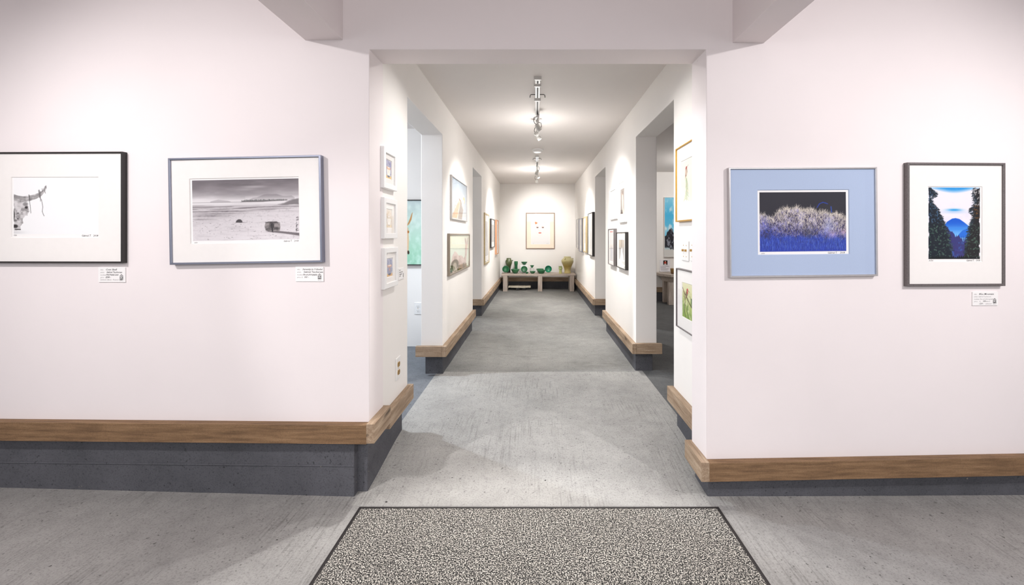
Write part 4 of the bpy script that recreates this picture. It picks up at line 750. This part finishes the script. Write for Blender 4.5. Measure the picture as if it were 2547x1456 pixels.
for a in (.25, -2.1):
    bm = BM(); c_, s_ = math.cos(a), math.sin(a); tube(bm, [(.092 * c_, .092 * s_, .29), (.112 * c_, .112 * s_, .300), (.122 * c_, .122 * s_, .290), (.118 * c_, .118 * s_, .274)], .006); obj('handle', bm, G_OLIVE, v, True)
t = thing('slab_stool', 'low pale live edge slab on dark blocks under the bench', 'slab stool', (-.33, 8.42, FL)); rr = random.Random(8)
pts = [(-.225 + .45 * i / 14, -.085 + .012 * rr.gauss(0, 1)) for i in range(15)] + [(.225 - .45 * i / 14, .085 + .01 * rr.gauss(0, 1)) for i in range(15)]
bm = BM(); extrude_outline(bm, pts, 'z', .05, .085); obj('slab', bm, plain('pale_live_edge', rgb(214, 204, 184), .7, var=.12, scale=18), t, bevel=.008)
for x in (-.03, .09): box_obj('block', (x - .035, x + .035, -.06, .05, 0, .052), F_BLACK, t, bevel=.002)

# ------------------------------------------------------------------ ceiling tracks, spotlights, smoke detector
M_TRACK = plain('white_enamel', rgb(212, 210, 208), .4, var=.01); M_TDARK = plain('track_slot', rgb(60, 58, 56), .6); M_CAN = plain('grey_can', rgb(196, 194, 190), .35, .2, .02)
def track(label, x, pieces, wire_y):
    t = thing('ceiling_track', label, 'light track', (x, pieces[0][0], ZC)); y0 = pieces[0][0]
    for a, b_ in pieces:
        bm = BM(); bx(bm, -.0175, .0175, a - y0, b_ - y0, -.018, .001); ch = obj('channel', bm, M_TRACK, t, bevel=.002)
        box_obj('slot', (-.006, .006, a - y0 + .03, b_ - y0 - .006, -.0188, -.017), M_TDARK, ch)
        box_obj('connector', (-.025, .025, a - y0 - .004, a - y0 + .016, -.021, .001), M_TRACK, t, bevel=.002)
    w0 = wire_y - y0
    for s_ in (-1, 1): bm = BM(); tube(bm, [(s_ * .012, w0, -.014), (s_ * .045, w0, -.013), (s_ * .054, w0 + .003, -.017), (s_ * .056, w0 + .004, -.035)], .0028, 6); obj('clip', bm, M_TDARK, t)
track('white ceiling light track nearest the entrance in three pieces', .012, ((2.785, 2.872), (2.914, 3.17), (3.226, 4.02)), 3.10)
track('short white ceiling light track near the back wall', .016, ((5.55, 5.86), (5.90, 7.45)), 5.68)
def head(label, x, y, aim, watt, deg, drop=.105, blend=1, lit=True, group='track spotlights', col=LAMP_HALL, gap=.019):
    """one small can on a stem below the track, turned towards 'aim'"""
    z = ZC - gap; t = thing('track_spotlight', label, 'spotlight', (x, y, z), (0, 0, 0), group); p = Vector((0, 0, -drop)); d = (Vector(aim) - Vector((x, y, z - drop))).normalized()
    box_obj('adapter', (-.011, .011, -.03, .03, -.024, 0), M_TRACK, t, bevel=.002)
    bm = BM(); tube(bm, [(0, 0, -.02), (0, 0, -drop * .62), tuple(p - d * .012)], .006); obj('stem', bm, M_CAN, t, True)
    q = d.to_track_quat('Z', 'Y').to_matrix().to_4x4(); M_ = Matrix.Translation(p) @ q
    bm = BM(); lathe(bm, [(.010, -.030), (.016, -.028), (.019, -.022), (.019, .0), (.0195, .002), (.0215, .004), (.0215, .030), (.0185, .030), (.018, .022), (.001, .022)], 24, M_); can = obj('can', bm, M_CAN, t, True, bevel=.0006)
    bm = BM(); lathe(bm, [(.0178, .0225), (.0178, .0255)], 20, M_); obj('lens', bm, M_LENS if lit else M_TDARK, can)
    s_ = -1 if aim[0] > x else 1; bm = BM(); tube(bm, [(s_ * .011, 0, -.012), (s_ * .034, 0, -.018), (s_ * .038, .004, -.045), (s_ * .03, .004, -.066), tuple(p - d * .026)], .0026, 6); obj('cable', bm, M_TDARK, t, True)
    if lit:
        L = Vector((x, y, z - drop)) + d * .034; spot('spot', L, L + d, watt, deg, blend, col, .015)
    return t
head('grey can spotlight first on the near track, turned to the right wall', .018, 3.62, (.81, 4.25, .85), 30 * K['t1'], 96)
head('white spotlight in the middle of the near track, turned to the left wall', .012, 3.80, (-.74, 4.05, .85), 34 * K['t1'], 96)
head('white spotlight last on the near track with its bright lens to the right', .022, 3.98, (.81, 3.95, .85), 26 * K['t1'], 96)
head('grey can spotlight first on the far track, lens turned left', .016, 6.25, (-.74, 7.0, .7), 26 * K['t2'], 96)
head('brightest spotlight in the middle of the far track, facing the entrance', .03, 6.65, (.81, 6.15, .7), 26 * K['t2'], 96)
head('white spotlight last on the far track, turned to the back wall', .016, 7.25, (.12, 8.62, 1.3), 30 * K['tback'], 80)
head('spotlight behind the lintel turned to the left wall', -.06, 2.32, (-.74, 2.1, .8), 14 * K['lin'], 110, drop=.042, gap=.001, group='spotlights behind the lintel')
head('spotlight behind the lintel turned to the right wall', .04, 2.32, (.81, 2.25, .8), 16 * K['lin'], 110, drop=.042, gap=.001, group='spotlights behind the lintel')
spot('spotlight_floor_throw', (-.08, 2.62, 2.2), (0, .55, 0), 60 * K['throw'], 61, .3, LAMP_HALL, .02)
t = thing('smoke_detector', 'round white smoke detector on the ceiling between the two tracks', 'smoke detector', (.02, 5.15, ZC))
bm = BM(); lathe(bm, [(.070, .001), (.070, -.012), (.062, -.016), (.001, -.016)][::1], 40); obj('base', bm, M_PLATE, t, bevel=.001)
bm = BM(); lathe(bm, [(.054, -.016), (.054, -.020), (.058, -.022), (.056, -.030), (.044, -.038), (.001, -.040)], 40); obj('cover', bm, M_PLATE, t, bevel=.001)

# ------------------------------------------------------------------ right room: table against the wall with pots, paper notice
t = thing('display_table', 'rough stone coloured side table seen through the right doorway', 'table', (2.45, 6.75, FL))
bm = BM(); extrude_outline(bm, [(-.45, -.02), (-.33, -.22), (.5, -.22), (.5, .24), (-.45, .24)], 'z', .445, .49); obj('tabletop', bm, M_BENCHX, t, bevel=.006)
bm = BM(); extrude_outline(bm, [(-.36, .0), (-.27, -.16), (.46, -.16), (.46, .2), (-.36, .2)], 'z', .36, .446); obj('apron', bm, M_BENCHX, t, bevel=.004)
for x, y in ((-.30, -.12), (.40, -.12), (-.30, .15), (.40, .15)): box_obj('leg', (x - .045, x + .045, y - .04, y + .04, 0, .362), M_BENCHZ, t, bevel=.003)
box_obj('shelf', (-.25, .36, -.20, .19, .07, .085), plain('yellow_pine', rgb(190, 150, 84), .6), t, bevel=.002)
M_BROWN = glaze('brown_glaze', rgb(150, 116, 66), rgb(110, 78, 40), rgb(96, 66, 34), .3)
for x, y, lab in ((2.19, 6.64, 'brown tapered pot nearest the corner of the side table'), (2.30, 6.68, 'brown tapered pot half hidden by the doorway wall')): pot('pot', lab, 'pot', x, y, bowl_prof(.048, .088, .74), M_BROWN, z=FL + .49, group='brown pots on the side table')
v = pot('pot', 'amber brown pot on the low shelf of the side table', 'pot', 2.30, 6.62, vase_prof([(.05, 0), (.075, .05), (.08, .09), (.06, .12), (.055, .13)]), M_BROWN, z=FL + .085, group='brown pots on the side table')
bm = BM(); tube(bm, [(.058 * math.cos(a), 0, .11 + .09 * math.sin(a)) for a in np.linspace(0, PI, 12)], .005); obj('handle', bm, F_BLACK, v, True)
for x, y in ((2.215, 6.565), (2.275, 6.56)): tag(box_obj('price_tag', (x - .018, x + .018, y, y + .006, FL + .086, FL + .108), M_CARD), 'small white tag on the front of the low shelf, %s one' % ('left' if x < 2.25 else 'right'), 'tag', 'white tags on the low shelf')
s0, z1 = hit('SR', 1641.5, 647, .01); s1, z0 = hit('SR', 1667, 676, .01)
t = thing('paper_notice', 'white paper notice with a small photo, curling off the wall above the side table', 'notice', ((s0 + s1) / 2, 7.0, z0)); W, H = s1 - s0, z1 - z0
o = ink_mesh('sheet', art_notice(), -W / 2, W / 2, 0, H, 0, t)
for q in o.data.vertices: k_ = 1 - q.co.z / H; q.co.y = -.003 - .05 * max(0, k_ - .45) ** 2 * (1.2 - (q.co.x / W + .5))
